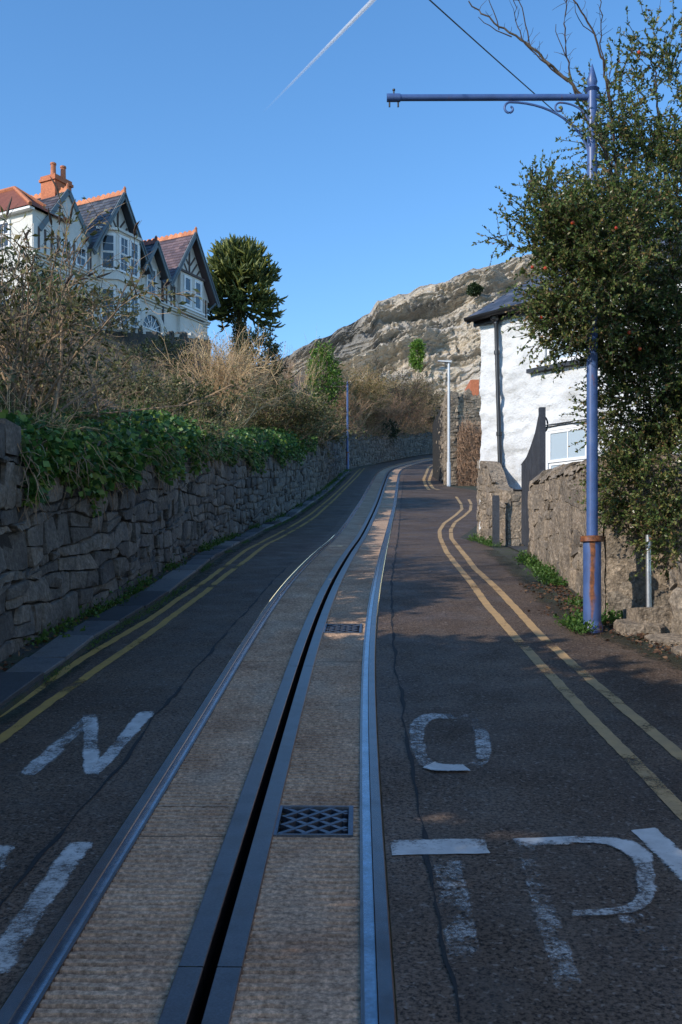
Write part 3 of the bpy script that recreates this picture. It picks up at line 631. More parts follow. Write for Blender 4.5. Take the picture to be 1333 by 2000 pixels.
# left pavement: row of slate slabs
pv = thing('pavement', (float(XW(9.)), 9., float(ZR(9.))), None, None); tag(pv, 'narrow strip of stone slabs at the foot of the left wall', kind='structure')
mb = MB(); dv = np.arange(-10, 60, .4); k0, k1 = kerbx(dv), XW(dv)-.02
mb.grid(np.stack([np.column_stack([k0+.02, dv, ZR(dv)-.05]), np.column_stack([k0, dv, ZR(dv)+.035]), np.column_stack([k1, dv, ZR(dv)+.05])], 1)[:, ::-1]); mb.build('pavement_bed', M['verge'], pv)
d = 4.0; k = 0; rg = np.random.default_rng(5)
while d < 48:
    ln = rg.uniform(.5, 1.0)*(1 if d < 20 else 1.4); wd = np.interp(d, [0, 12, 20, 48], [.33, .31, .27, .2]); a, b = d+.014, d+ln-.014
    mb = MB(); j = rg.normal(size=4)*.008
    cr = [A([kerbx(a)-.015+j[0], a, ZR(a)]), A([kerbx(b)-.015+j[1], b, ZR(b)]), A([kerbx(b)-wd+j[2], b, ZR(b)]), A([kerbx(a)-wd+j[3], a, ZR(a)])]
    h0 = .062+rg.normal()*.005; c_ = sum(cr)/4
    up = [p+A([0, 0, h0+rg.normal()*.003]) for p in cr]; up2 = [c_+A([0, 0, h0])+(p-c_)*.97+A([0, 0, .006])-A([0, 0, 0]) for p in cr]
    up2 = [A([q_[0], q_[1], p[2]+.006]) for q_, p in zip(up2, up)]
    mb.add(cr+up+up2, A([[1,0,4,5],[2,1,5,6],[3,2,6,7],[0,3,7,4],[5,4,8,9],[6,5,9,10],[7,6,10,11],[4,7,11,8],[9,8,11,10]]), (rg.random() if rg.random() > .12 else 1.))
    mb.build('paving_slab', M['slab'], pv, origin=c_); d += ln

# right-hand walls
qa = A([(2.60, 9.75), (2.66, 11), (2.76, 13), (2.86, 15.1)])
def HA(s): return np.interp(s, [0, .8, 4.3, 5.6], [1.50, 1.42, 1.18, 1.10])+.02*math.sin(s*6)
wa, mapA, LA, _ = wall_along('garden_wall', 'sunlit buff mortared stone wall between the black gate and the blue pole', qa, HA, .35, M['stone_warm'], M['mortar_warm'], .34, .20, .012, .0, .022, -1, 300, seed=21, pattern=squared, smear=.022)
for k, s in enumerate(np.arange(.1, 5.2, .27)):     # rounded cope stones on edge
    rg = np.random.default_rng(300+k); p0 = mapA(A([[s+.12, HA(s)+.02, -.17]]))[0]; th = np.linspace(0, np.pi, 7); mb = MB(); hh = rg.uniform(.10, .16)
    ring = np.column_stack([np.cos(th)*.2, np.zeros(7), np.sin(th)*hh-.03]); a = p0+ring-A([0, .125, 0]); b = p0+ring+A([0, .125, 0])
    a += rg.normal(size=a.shape)*.012; b += rg.normal(size=b.shape)*.012
    i = np.arange(6); mb.add(np.vstack([a, b]), [np.column_stack([i, i+1, i+8, i+7]), np.arange(7)[None, ::-1], (7+np.arange(7))[None]], rg.random()); mb.build('cope_stone', M['stone_warm'], wa, origin=p0)
qb = A([(2.60, 9.75), (2.95, 9.62), (3.5, 9.5)])
wb, mapB, LB, _ = wall_along('garden_wall', 'short stone wall return of large round stones behind the galvanised post', qb, lambda s: 1.62, .3, M['stone_warm'], M['mortar_warm'], .30, .26, .016, .004, .034, +1, 300, seed=22, smear=.02)
qc = A([(2.99, 8.95), (3.25, 8.2), (3.5, 6.5), (3.5, 2)])
wc, mapC, LC, _ = wall_along('garden_wall', 'wall of large sandy boulders jutting forward beyond the galvanised post', qc, lambda s: .62+.25*min(s, 1), .4, M['stone_warm'], M['mortar_warm'], .42, .36, .016, .02, .06, +1, 300, seed=23, smear=.02)
qs = A([(2.97, 17.75), (2.86, 18.8), (2.78, 20.2)])
ws, mapS, LS, _ = wall_along('stub_wall', 'low broken stone stub wall with a black post against the white cottage corner', qs, lambda s: np.interp(s, [0, .5, .9, 1.3, 1.7, 2.5], [1.0, 1.02, 1.06, 1.35, 1.55, 1.6]), .28, M['stone_warm'], M['mortar_warm'], .26, .13, .008, .004, .04, -1, 300, seed=24, pattern=squared, smear=.03)
qs2 = A([(2.97, 17.75), (3.25, 17.72)])
ws2, _, _, _ = wall_along('stub_wall', 'narrow stone end of the stub wall right of the black post', qs2, lambda s: 1.0-.5*s, .3, M['stone_warm'], M['mortar_warm'], .14, .12, .008, .004, .03, +1, 300, seed=25, pattern=squared, smear=.03)
bp = P(969, 1075, 17.6); mb = MB(); mb.box(bp+A([0, 0, .46]), (.058, .045, .47)); mb.box(bp+A([0, 0, .95]), (.05, .04, .02)); tag(mb.build('gate_post', M['gatewood']), 'short black painted gate post on the stone stub wall', 'post')
# tall wall end up the street, two faces
zc_ = ZR(38.6)
qd = A([(3.98, 45), (3.9, 42), (4.06, 38.6)])
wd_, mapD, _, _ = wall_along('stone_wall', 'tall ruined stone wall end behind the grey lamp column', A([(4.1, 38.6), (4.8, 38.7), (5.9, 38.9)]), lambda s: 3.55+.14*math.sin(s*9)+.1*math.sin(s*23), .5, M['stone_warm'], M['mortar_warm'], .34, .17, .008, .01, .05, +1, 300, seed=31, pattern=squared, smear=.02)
rubble(wd_, squared(6.0, 3.5, .34, .17, np.random.default_rng(8)), lambda v: np.column_stack([4.09-v[:, 2]+.02*v[:, 0], 38.62+v[:, 0], ZR(38.6)+v[:, 1]]), M['stone_warm'], .014, .01, .05, 60, np.random.default_rng(9), seen)
mb = MB(); mb.box(A([4.35, 41.6, zc_+1.6]), (.25, 2.95, 1.85)); mb.build('wall_core', M['mortar'], wd_)
# stones, post and ledges at the pole
stp = thing('stone_ledge', P(1270, 1262, 9.1), 'mossy concrete ledge under the galvanised post', 'ledge')
z0 = float(ZR(9.2)); mb = MB(); mb.box(A([3.12, 9.27, z0+.05]), (.42, .2, .17), tint=.5); mb.v[0] += rng.normal(size=(8, 3))*.012; mb.build('ledge_block', M['mortar_warm'], stp)
for k, (x, y, hx, hy, hh) in enumerate([(2.75, 9.15, .2, .16, .10), (3.05, 8.72, .34, .2, .05), (3.15, 8.28, .4, .2, .045), (3.2, 7.85, .36, .18, .04)]):
    rg = np.random.default_rng(60+k); n = 11; th = np.arange(n)/n*2*np.pi; rr = 1+.13*rg.normal(size=n); x_, y_ = np.sign(np.cos(th))*np.abs(np.cos(th))**.6*hx*rr, np.sign(np.sin(th))*np.abs(np.sin(th))**.6*hy*rr
    zz = ZR(y+y_); mb = MB(); i = np.arange(n); j = (i+1) % n
    v = np.vstack([np.column_stack([x+x_, y+y_, zz-.05]), np.column_stack([x+x_, y+y_, zz+hh*.7]), np.column_stack([x+x_*.9, y+y_*.9, zz+hh]), [[x, y, ZR(y)+hh]]])
    mb.add(v, [np.vstack([np.column_stack([i, j, n+j, n+i]), np.column_stack([n+i, n+j, 2*n+j, 2*n+i])]), np.column_stack([2*n+i, 2*n+j, np.full(n, 3*n)])], rg.random())
    tag(mb.build('flagstone', M['mortar_warm']), ['small rough flagstone at the foot of the blue pole', 'broad worn flagstone just below the concrete ledge', 'second worn flagstone below the concrete ledge', 'worn flagstone lowest of the three below the ledge'][k], 'flagstone', 'flagstones by the pole')
gp = A([(1268-CX)*9.2/F, 9.2, 0]); gp[2] = CAMZ+(HZ-1224)*9.2/F; zt = CAMZ+(HZ-1045)*9.2/F
t = thing('steel_post', gp, 'slim galvanised steel post on the concrete ledge', 'post')
mb = MB(); mb.tube([gp, A([gp[0]-.008, gp[1], zt])], .024, 14); mb.build('tube', M['galv'], t, smooth=False)
mb = MB(); mb.tube([A([gp[0], gp[1], zt-.1]), A([gp[0], gp[1], zt-.06])], .031, 14); mb.build('collar', M['galv'], t)
mb = MB(); mb.box(gp+A([.03, 0, .06]), (.02, .012, .03)); mb.build('bracket', M['galv'], t)

# ------------------------------------------------------------------ tram poles
def tram_pole(base, H, r, rb, hb, arm_z, arm_len, label, brackets=True, arm_r=.03, amat='bluepole'):
    t = thing('tram_pole', base, label, 'pole'); b = A(base)
    def ring(zs, rs, name, sides=20, tint=None, mat='bluepole', parent=t):
        mb = MB(); mb.tube([b+A([0, 0, z]) for z in zs], rs, sides, tint=tint); return mb.build(name, M[mat], parent)
    mb = MB(); zs = np.linspace(.06, hb, 14); th = np.arange(24)/24*2*np.pi
    v = np.stack([b+np.column_stack([rb*np.cos(th), rb*np.sin(th), np.full(24, z)]) for z in zs]); tn = np.stack([np.clip(np.exp(-(((th-4.45+np.pi) % (2*np.pi))-np.pi)**2/.09)*(z/hb)**.5*1.0, 0, 1) for z in zs])
    i = np.arange(13)[:, None]*24; j = np.arange(24)[None]; kk = (j+1) % 24
    mb.add(v.reshape(-1, 3), np.stack([i+j, i+kk, i+24+kk, i+24+j], -1).reshape(-1, 4), tn.ravel()); mb.build('base_tube', M['bluepole'], t, smooth=True)
    ring([-.12, 0, .02, .05, .07], [rb*1.2, rb*1.2, rb*1.18, rb*1.08, rb], 'foot', tint=.3)
    ring([hb, hb+.005, hb+.055, hb+.06], [rb, rb*1.33, rb*1.33, r*1.1], 'collar', tint=.62)
    ring([hb+.04, H*.55, H*.95], [r, r*.96, r*.85], 'shaft', 20, tint=0)
    ring([H*.95, H*.955, H*.96, H*.968, H*.985, H], [r*.85, r*1.3, r*.7, r*.95, r*.5, .003], 'finial', 14)
    mb = MB(); a0 = b+A([.06, 0, arm_z]); a1 = b+A([-arm_len, 0, arm_z-.005]); mb.tube([a0, a1], arm_r, 14); arm = mb.build('arm', M[amat], t)
    mb = MB(); mb.tube([a1+A([.12, 0, 0]), a1-A([.005, 0, 0])], arm_r*1.25, 14); mb.build('end_cap', M['bluepole'], arm)
    for dx in (.02, .1): mb = MB(); mb.tube([a1+A([dx, 0, -.02]), a1+A([dx, 0, -.085])], .008, 8); mb.build('hanger_bolt', M['wire'], arm)
    mb = MB(); mb.tube([a1+A([.06, 0, .02]), a1+A([.06, 0, .065]), a1+A([.06, 0, .066]), a1+A([.06, 0, .08])], [.007, .007, .013, .013], 8); mb.build('top_bolt', M['wire'], arm)
    if brackets:
        def sc(x, z): return b+A([x, 0, z])
        def scroll(mb, pts, r0, sp, c, rad, a0, turns):
            th = np.linspace(0, turns*2*np.pi, 30); rr = rad*(1-th/th[-1]*.72); mb.tube(np.vstack([pts, [sc(c[0]+rr_*math.cos(a0+sp*q_), c[1]+rr_*math.sin(a0+sp*q_)) for rr_, q_ in zip(rr, th)]]), r0, 8)
        x1 = -.80; mb = MB(); th = np.linspace(0, np.pi/2, 16)
        pts = [sc(-.02-.74*(1-math.cos(u)**1.0)*1.0, arm_z-.62+.575*math.sin(u)) for u in th]
        scroll(mb, A(pts), .011, 1, (-.76, arm_z-.105), .06, np.pi/2, .95); mb.build('scroll_bracket', M['bluepole'], t)
        mb = MB(); pts = [sc(-.03-.27*(1-math.cos(u)), arm_z-.26+.21*math.sin(u)) for u in th]
        scroll(mb, A(pts), .009, 1, (-.30, arm_z-.10), .05, np.pi/2, .95); mb.build('scroll_bracket', M['bluepole'], t)
    return t
pb = A([(1157-CX)*9.2/F, 9.2, CAMZ+(HZ-1228)*9.2/F])
tram_pole(pb, 5.22, .052, .082, .80, (1228-190)*9.2/F, (1157-757)*9.2/F, 'blue painted pole with rusty base and long arm beside the buff wall')
pf = A([(679-CX)*49.5/F, 49.5, float(ZR(49.5))]); tram_pole(pf, 4.5, .055, .085, .9, (915-750)*49.5/F, 1.42, 'far blue-grey pole with a rusty arm at the left wall', False, .035, 'twig_red')
lp = A([(877-CX)*38.3/F, 38.3, float(ZR(38.3))]); t = thing('lamp_post', lp, 'plain pale grey lamp column in front of the tall wall end', 'lamp post')
mb = MB(); mb.tube([lp-A([0, 0, .1]), lp+A([0, 0, .9]), lp+A([0, 0, .92]), lp+A([0, 0, 4.75])], [.075, .075, .055, .045], 14); mb.build('column', M['lampgrey'], t)
mb = MB(); mb.box(lp+A([-.16, 0, 4.80]), (.26, .09, .035), Matrix.Rotation(.08, 3, 'Y').transposed()); mb.v[0][[4, 6], 2] -= .03; mb.build('lamp_head', M['lampgrey'], t)

# ------------------------------------------------------------------ building helpers
class Frame:
    def __init__(s, o, u): s.o = A([o[0], o[1]], float); s.u = nrm(A(u, float)); s.n = None
    def __call__(s, a, z, out=0.):
        a, z, out = np.broadcast_arrays(np.asarray(a, float), np.asarray(z, float), np.asarray(out, float))
        xy = s.o+a[..., None]*s.u+out[..., None]*s.n; return np.concatenate([xy, z[..., None]], -1)
    def box(s, mb, a0, a1, z0, z1, o0, o1, tint=None):
        v = [s(a, z, o_) for z in (z0, z1) for o_ in (o0, o1) for a in (a0, a1)]
        mb.add(v, A([[0,2,3,1],[4,5,7,6],[0,1,5,4],[2,6,7,3],[0,4,6,2],[1,3,7,5]]), tint)
    def bar(s, mb, p, q, wd, o0, o1):               # bar between two (a,z) points
        p, q = A(p, float), A(q, float); d = nrm(q-p); m = A([-d[1], d[0]])*wd/2
        c = [p-m, p+m, q+m, q-m]; v = [s(x[0], x[1], o_) for o_ in (o0, o1) for x in c]
        mb.add(v, A([[0,1,2,3],[7,6,5,4],[0,4,5,1],[1,5,6,2],[2,6,7,3],[3,7,4,0]]))
def one(fn, name, mat, parent):
    mb = MB(); fn(mb); return mb.build(name, mat, parent)
def window(fr, parent, a0, a1, z0, z1, o_, cols, rows, glass, sash=True, fw=.05, gw=.022, mat='whitepaint'):
    mb = MB(); B = fr.box
    B(mb, a0, a0+fw, z0, z1, o_, o_+.07); B(mb, a1-fw, a1, z0, z1, o_, o_+.07); B(mb, a0+fw, a1-fw, z1-fw, z1, o_, o_+.07); B(mb, a0+fw, a1-fw, z0, z0+fw*1.1, o_, o_+.07)
    wnd = mb.build('window', M[mat], parent); zm = (z0+z1)/2
    spans = [(zm, z1-fw, .03), (z0+fw*1.1, zm, .005)] if sash else [(z0+fw*1.1, z1-fw, .02)]
    for b0, b1, oo in spans:
        mb = MB(); x0, x1 = a0+fw+.002, a1-fw-.002; sw = fw*.75
        B(mb, x0, x0+sw, b0, b1, o_+oo, o_+oo+.03); B(mb, x1-sw, x1, b0, b1, o_+oo, o_+oo+.03); B(mb, x0+sw, x1-sw, b1-sw, b1, o_+oo, o_+oo+.03); B(mb, x0+sw, x1-sw, b0, b0+sw, o_+oo, o_+oo+.03)
        for c in range(1, cols): xc = x0+(x1-x0)*c/cols; B(mb, xc-gw/2, xc+gw/2, b0+sw, b1-sw, o_+oo+.004, o_+oo+.026)
        for r in range(1, rows): zc = b0+(b1-b0)*r/rows; B(mb, x0+sw, x1-sw, zc-gw/2, zc+gw/2, o_+oo+.006, o_+oo+.024)
        mb.build('sash', M[mat], wnd)
        for c in range(cols):
            for r in range(rows):
                e0, e1 = x0+(x1-x0)*c/cols, x0+(x1-x0)*(c+1)/cols; f0, f1 = b0+(b1-b0)*r/rows, b0+(b1-b0)*(r+1)/rows
                mb = MB(); B(mb, max(e0, x0+.01), min(e1, x1-.01), f0+.001, f1-.001, o_+oo+.010, o_+oo+.014); mb.build('pane', M[glass], wnd)
    return wnd

# ------------------------------------------------------------------ white cottage
FC = Frame((2.80, 19.93), (.692, -.722)); FC.n = A([-.722, -.692])/np.linalg.norm([.722, .692])
cot = thing('cottage', FC(2., 2.4), 'whitewashed rough stone cottage with slate roof behind the blue pole', 'cottage')
aa = sorted(set(list(np.round(np.arange(0, 7.01, .05), 3))+[1.50, 2.50, 1.55, 2.45])); zz = sorted(set(list(np.round(np.arange(1.9, 7.25, .05), 3))+[3.5, 4.87, 6.0, 7.08]))
AA, ZZ = np.meshgrid(aa, zz); wob = .03*fbm(np.stack([AA*2.2, ZZ*3.6, 0*AA], -1), 3, 71)+.045*np.clip(fbm(np.stack([AA*3.6, ZZ*7.5, 0*AA], -1), 3, 73), -.12, .5)
holes = [(1.5, 2.5, 3.5, 4.87), (1.55, 2.5, 6.0, 7.08)]
gv = FC(AA+.015*fbm(np.stack([ZZ*3, AA*3, 0*AA], -1), 2, 5)*(AA < .01), ZZ, wob); mb = MB(); Rr, Cc = AA.shape; fs = []
for i in range(Rr-1):
    for j in range(Cc-1):
        ca, cz = (aa[j]+aa[j+1])/2, (zz[i]+zz[i+1])/2
        if any(h[0] < ca < h[1] and h[2] < cz < h[3] for h in holes): continue
        fs.append((i*Cc+j, i*Cc+j+1, (i+1)*Cc+j+1, (i+1)*Cc+j))
mb.add(gv.reshape(-1, 3), A(fs)); sd = np.stack([gv[:, 0], FC(0, A(zz), -4.6)], 1); mb.grid(sd); sd = np.stack([gv[:, -1], FC(7, A(zz), -4.6)], 1); mb.grid(sd)
mb.add([FC(0, 1.9, -4.6), FC(7, 1.9, -4.6), FC(7, 7.2, -4.6), FC(0, 7.2, -4.6)], A([[0, 1, 2, 3]]))
for a_ in (0, 7): mb.add([FC(a_, 7.15, .0), FC(a_, 7.15, -4.6), FC(a_, 8.45, -2.3)], A([[0, 1, 2]]))
wl_ = mb.build('wall', M['whitewash'], cot, smooth=True)
for (a0, a1, z0_, z1_) in holes:
    mb = MB(); ro_ = [(a0-.01, z0_-.01), (a1+.01, z0_-.01), (a1+.01, z1_+.01), (a0-.01, z1_+.01), (a0-.01, z0_-.01)]
    mb.grid(np.stack([np.stack([FC(x_, z_, o_) for x_, z_ in ro_]) for o_ in (-.16, .02)])); mb.build('reveal', M['whitewash'], cot)
window(FC, cot, 1.5, 2.5, 3.52, 4.86, -.10, 2, 1, 'glass_blind', fw=.07); window(FC, cot, 1.55, 2.5, 6.02, 7.07, -.10, 2, 1, 'glass_blind', fw=.06)
one(lambda m: FC.box(m, 1.2, 2.75, 5.92, 5.995, -.1, .14), 'window_sill', M['blackpaint'], cot)
one(lambda m: FC.box(m, 1.46, 2.56, 4.885, 4.905, .0, .035), 'drip_mould', M['blackpaint'], cot)
# roof: slates laid in courses on a deck
pit = math.tan(math.radians(30)); rf = one(lambda m: (m.add([FC(-.12, 7.23, .24), FC(7.1, 7.23, .24), FC(7.1, 7.23+2.54*pit, -2.3), FC(-.12, 7.23+2.54*pit, -2.3), FC(7.1, 7.2, -4.85), FC(-.12, 7.2, -4.85)], [A([[0, 1, 2, 3], [3, 2, 4, 5]])]), m.add([FC(-.12, 7.17, .22), FC(7.1, 7.17, .22), FC(7.1, 7.17, -.02), FC(-.12, 7.17, -.02)], A([[0, 1, 2, 3]]))), 'roof', M['slate'], cot)
cnt = 0; rest = MB()
for c in range(13):
    o0 = .27-c*.205; n = 30; z_ = 7.23+(.24-o0)*pit
    for k in range(n):
        rg = np.random.default_rng(1000+c*50+k); a0 = -.13+(k+(c % 2)*.5)*.25; hh = rg.uniform(.010, .02)
        v = [FC(a_, z_+dz+(dd_*pit), o0-dd_) for dz in (hh*.2+.004, hh+.012) for dd_, a_ in ((0, a0+.003), (0, a0+.247), (.3, a0+.247), (.3, a0+.003))]
        f = A([[0, 3, 2, 1], [4, 5, 6, 7], [0, 1, 5, 4], [1, 2, 6, 5], [2, 3, 7, 6], [3, 0, 4, 7]])
        if c < 9 and k < 14: mb = MB(); mb.add(v, f, rg.random()); mb.build('roof_slate', M['slate'], rf, origin=np.mean(v, 0))
        else: rest.add(v, f, rg.random())
tag(rest.build('roof_slates', M['slate'], rf), kind='stuff')
th = np.linspace(0, np.pi, 7)
mb = MB(); pr = [(.24+.06*math.cos(u)+.05, 7.21-.07*math.sin(u)) for u in th]; mb.grid(np.stack([np.stack([FC(a_, z_, o_) for a_ in (-.16, 7.1)]) for o_, z_ in pr], 0)); mb.add([FC(-.16, z_, o_) for o_, z_ in pr], A([list(range(7))])); mb.build('gutter', M['blackpaint'], cot)
one(lambda m: FC.box(m, -.12, 7.1, 7.08, 7.205, .03, .09), 'fascia_board', M['blackpaint'], cot)
mb = MB(); v = [FC(-.15, z_, o_) for o_, z_ in ((.26, 7.10), (.26, 7.24), (-2.3, 7.24+2.56*pit), (-2.3, 7.10+2.56*pit))]+[FC(-.10, z_, o_) for o_, z_ in ((.26, 7.10), (.26, 7.24), (-2.3, 7.24+2.56*pit), (-2.3, 7.10+2.56*pit))]
mb.add(v, A([[0, 1, 2, 3], [7, 6, 5, 4], [0, 4, 5, 1], [1, 5, 6, 2], [3, 2, 6, 7], [0, 3, 7, 4]])); mb.build('verge_board', M['blackpaint'], cot)
mb = MB(); pts = [FC(.46, 7.14, .14), FC(.46, 7.0, .10), FC(.47, 6.6, .10), FC(.56, 3.92, .10), FC(.58, 3.84, .10), FC(.66, 3.78, .10), FC(.80, 3.74, .10), FC(.875, 3.69, .10), FC(.885, 3.60, .10), FC(.86, 2.66, .10)]
mb.tube(pts, .042, 12); dp = mb.build('downpipe', M['blackpaint'], cot)
for a_, z_ in ((.46, 7.05), (.475, 6.45), (.53, 4.85), (.56, 3.98), (.885, 3.52), (.87, 2.95)): one(lambda m: m.tube([FC(a_, z_-.035, .10), FC(a_, z_+.035, .10)], .058, 12), 'pipe_collar', M['blackpaint'], dp)
one(lambda m: m.tube([FC(.46, 7.06, .13), FC(.46, 7.1, .14), FC(.46, 7.2, .15)], [.045, .09, .1], 10), 'hopper', M['blackpaint'], dp)

# black board gate, swung open
g0 = A([3.06, 15.15]); g1 = A([3.02, 16.55]); FG = Frame(g0, g1-g0); FG.n = A([-1., 0.])
gt = thing('gate', (3.04, 15.8, float(ZR(15.8))), 'tall black vertical board gate standing open by the cottage', 'gate'); GW = 1.4
def gtop(a): return float(np.interp(a, [0, .12, .35, .7, 1.0, 1.4], [4.50, 4.42, 4.2, 4.02, 3.9, 3.84]))
nb = 11
for k in range(nb):
    a0, a1 = k*GW/nb+.007, (k+1)*GW/nb-.007; mb = MB(); b0 = 2.31+.155*(a0)+.02
    v = [FG(a_, z_, o_) for o_ in (0, .022) for a_, z_ in ((a0, b0), (a1, b0), (a1, gtop(a1)), (a0, gtop(a0)))]
    mb.add(v, A([[3, 2, 1, 0], [4, 5, 6, 7], [0, 1, 5, 4], [1, 2, 6, 5], [2, 3, 7, 6], [3, 0, 4, 7]])); mb.build('board', M['gatewood'], gt)
for z_ in (2.75, 3.65): one(lambda m: FG.box(m, 0, GW, z_, z_+.11, -.035, -.002), 'ledge_rail', M['gatewood'], gt)
mb = MB(); mb.tube([FG(a_, gtop(a_)+.012, .011) for a_ in np.linspace(0, GW, 24)], .018, 6); mb.build('capping', M['gatewood'], gt)
mb = MB(); th = np.linspace(-.5*np.pi, .5*np.pi, 12); mb.tube([A([3.07+.07*math.cos(u), 15.12, 4.27+.12*math.sin(u)]) for u in th], .014, 8); mb.build('ring_handle', M['blackpaint'], gt)
one(lambda m: m.box(A([3.05, 15.10, 3.4]), (.045, .05, 1.12)), 'hanging_stile', M['gatewood'], gt)
one(lambda m: m.tube([A([3.01, 16.5, 3.42]), A([2.88, 16.5, 3.42]), A([2.86, 16.5, 3.44])], .018, 8), 'latch_bolt', M['blackpaint'], gt)
mb = MB(); a_, b_ = P(1034, 1086, 15.0), P(1062, 942, 14.9); mb.tube([a_, P(1050, 1010, 14.95), b_], .045, 4); tag(mb.build('timber_board', M['oldwood']), 'old dark timber leaning on the wall end by the gate', 'board')
mb = MB(); z0 = float(ZR(16.4)); mb.add([A([2.9, 15.0, ZR(15.)+.03]), A([3.5, 15.2, ZR(15.)+.08]), A([4.0, 17.6, ZR(17.3)+.05]), A([2.95, 17.7, ZR(17.6)+.03])], A([[0, 1, 2, 3]])); tag(mb.build('threshold', M['slab']), 'cobbled stone threshold between the gate and the stub wall', kind='structure')

# ------------------------------------------------------------------ half timbered house on the bank
FH = Frame((-8.0, 55.0), (-.47, -.883)); FH.n = A([.883, -.47])/np.linalg.norm([.883, .47])
hs = thing('house', FH(5., 13.), 'large cream half-timbered villa with steep gables and orange ridge tiles', 'house')
WZ = 18.6; W0 = -.5
def wallbox(a0, a1, z0, z1, o0, o1, mat='render', name='wall'): return one(lambda m: FH.box(m, a0, a1, z0, z1, o0, o1), name, M[mat], hs)
wallbox(-1.75, 11.6, 11, WZ, -8.5, W0)
def slab_roof(a_tip, hw, ztip, zeave, o0, o1, mat, crest='terracotta', over=.0, name='roof'):
    """gabled roof, ridge running back from the facade; slates in courses as geometry"""
    r = MB(); rest = MB()
    for sg in (-1, 1):
        a = [(a_tip, ztip), (a_tip+sg*hw, zeave)]
        v = [FH(a[0][0], a[0][1], o0), FH(a[1][0], a[1][1], o0), FH(a[1][0], a[1][1], o1), FH(a[0][0], a[0][1], o1)]
        low = [p-A([0, 0, .12]) for p in v]; r.add(v+low, A([[0, 1, 2, 3], [7, 6, 5, 4], [0, 4, 5, 1], [1, 5, 6, 2], [2, 6, 7, 3], [3, 7, 4, 0]]))
        L_ = math.hypot(hw, ztip-zeave); nc = int(L_/.24); ln = o0-o1; nk = int(ln/.36)
        for c in range(nc+1):
            for k in range(nk+1):
                u0, u1 = (c*.24)/L_, min((c*.24+.27)/L_, 1.0); oo = o0-k*.36-(c % 2)*.18
                if oo-.35 < o1: continue
                def q(u, o_, h): return FH(a_tip+sg*hw*u+sg*h*.8, ztip+(zeave-ztip)*u+h*.6, o_)
                t_ = rng.random(); hh = .03
                rest.add([q(u0, oo, .008), q(u1, oo, hh), q(u1, oo-.35, hh), q(u0, oo-.35, .008), q(u1, oo, .004), q(u1, oo-.35, .004)], [A([[0, 1, 2, 3], [1, 4, 5, 2]])], t_)
    ro = r.build(name, M[mat], hs); tag(rest.build('roof_slates', M[mat], ro), kind='stuff')
    if crest:
        n = int((o0-o1)/.32)
        for k in range(n):
            mb = MB(); ob, oe = o0-k*.32, o0-k*.32-.31; pr = [(-.15, -.19), (0, .06), (.15, -.19)]
            v = [FH(a_tip+x, ztip+z+.03, o_) for o_ in (ob, oe) for x, z in pr]+[FH(a_tip, ztip+.17, (ob+oe)/2+.05), FH(a_tip, ztip+.17, (ob+oe)/2-.05)]
            mb.add(v, [A([[0, 1, 4, 3], [1, 2, 5, 4]]), A([[0, 2, 1], [3, 4, 5], [1, 6, 7], [1, 7, 4]])], rng.random()); mb.build('ridge_tile', M[crest], ro)
        one(lambda m: m.tube([FH(a_tip, ztip+z, o0-.04) for z in (-.05, .12, .2, .3)], [.09, .07, .08, .02], 8), 'finial', M[crest], ro)
    return ro
def gable_front(a_tip, hw, ztip, zeave, zwall, ow, chev=True, base=None):
    """gable wall, timber pattern and bargeboards; zwall: level where the wall below starts"""
    k = .90; one(lambda m: m.add([FH(a_tip-hw*k, zeave, ow), FH(a_tip+hw*k, zeave, ow), FH(a_tip, ztip-.15, ow), FH(a_tip-hw*k, zeave, ow-.3), FH(a_tip+hw*k, zeave, ow-.3), FH(a_tip, ztip-.15, ow-.3)], [A([[0, 1, 2], [3, 5, 4]]), A([[0, 2, 5, 3], [1, 4, 5, 2]])]), 'gable_wall', M['render'], hs)
    for sg in (-1, 1):
        one(lambda m: FH.bar(m, (a_tip, ztip-.09), (a_tip+sg*(hw+.12), zeave-.22), .24, -.04, .02), 'bargeboard', M['barge'], hs)
        one(lambda m: FH.bar(m, (a_tip, ztip-.0), (a_tip+sg*(hw+.12), zeave-.10), .06, -.06, .05), 'verge_trim', M['barge'], hs)
    sl = (ztip-zeave)/hw
    if chev:
        o0, o1 = ow, ow+.035
        one(lambda m: FH.box(m, a_tip-.06, a_tip+.06, zeave+.35, ztip-.35, o0, o1), 'timber', M['timber'], hs)
        for sg in (-1, 1):
            for zz_, ln in ((zeave+.45, 1.9), (zeave+1.05, 1.5), (zeave+1.6, .9)):
                x1 = sg*.08; z1 = zz_; t_ = min(ln, (ztip-.35-z1-abs(x1)*sl)/(1.25+sl))
                if t_ > .15: one(lambda m: FH.bar(m, (a_tip+x1, z1), (a_tip+x1+sg*t_, z1+t_*1.25), .085, o0, o1-.004), 'timber', M['timber'], hs)
            one(lambda m: FH.bar(m, (a_tip+sg*.9, zeave+.3), (a_tip+sg*.5, zeave+1.0), .085, o0, o1-.008), 'timber', M['timber'], hs)
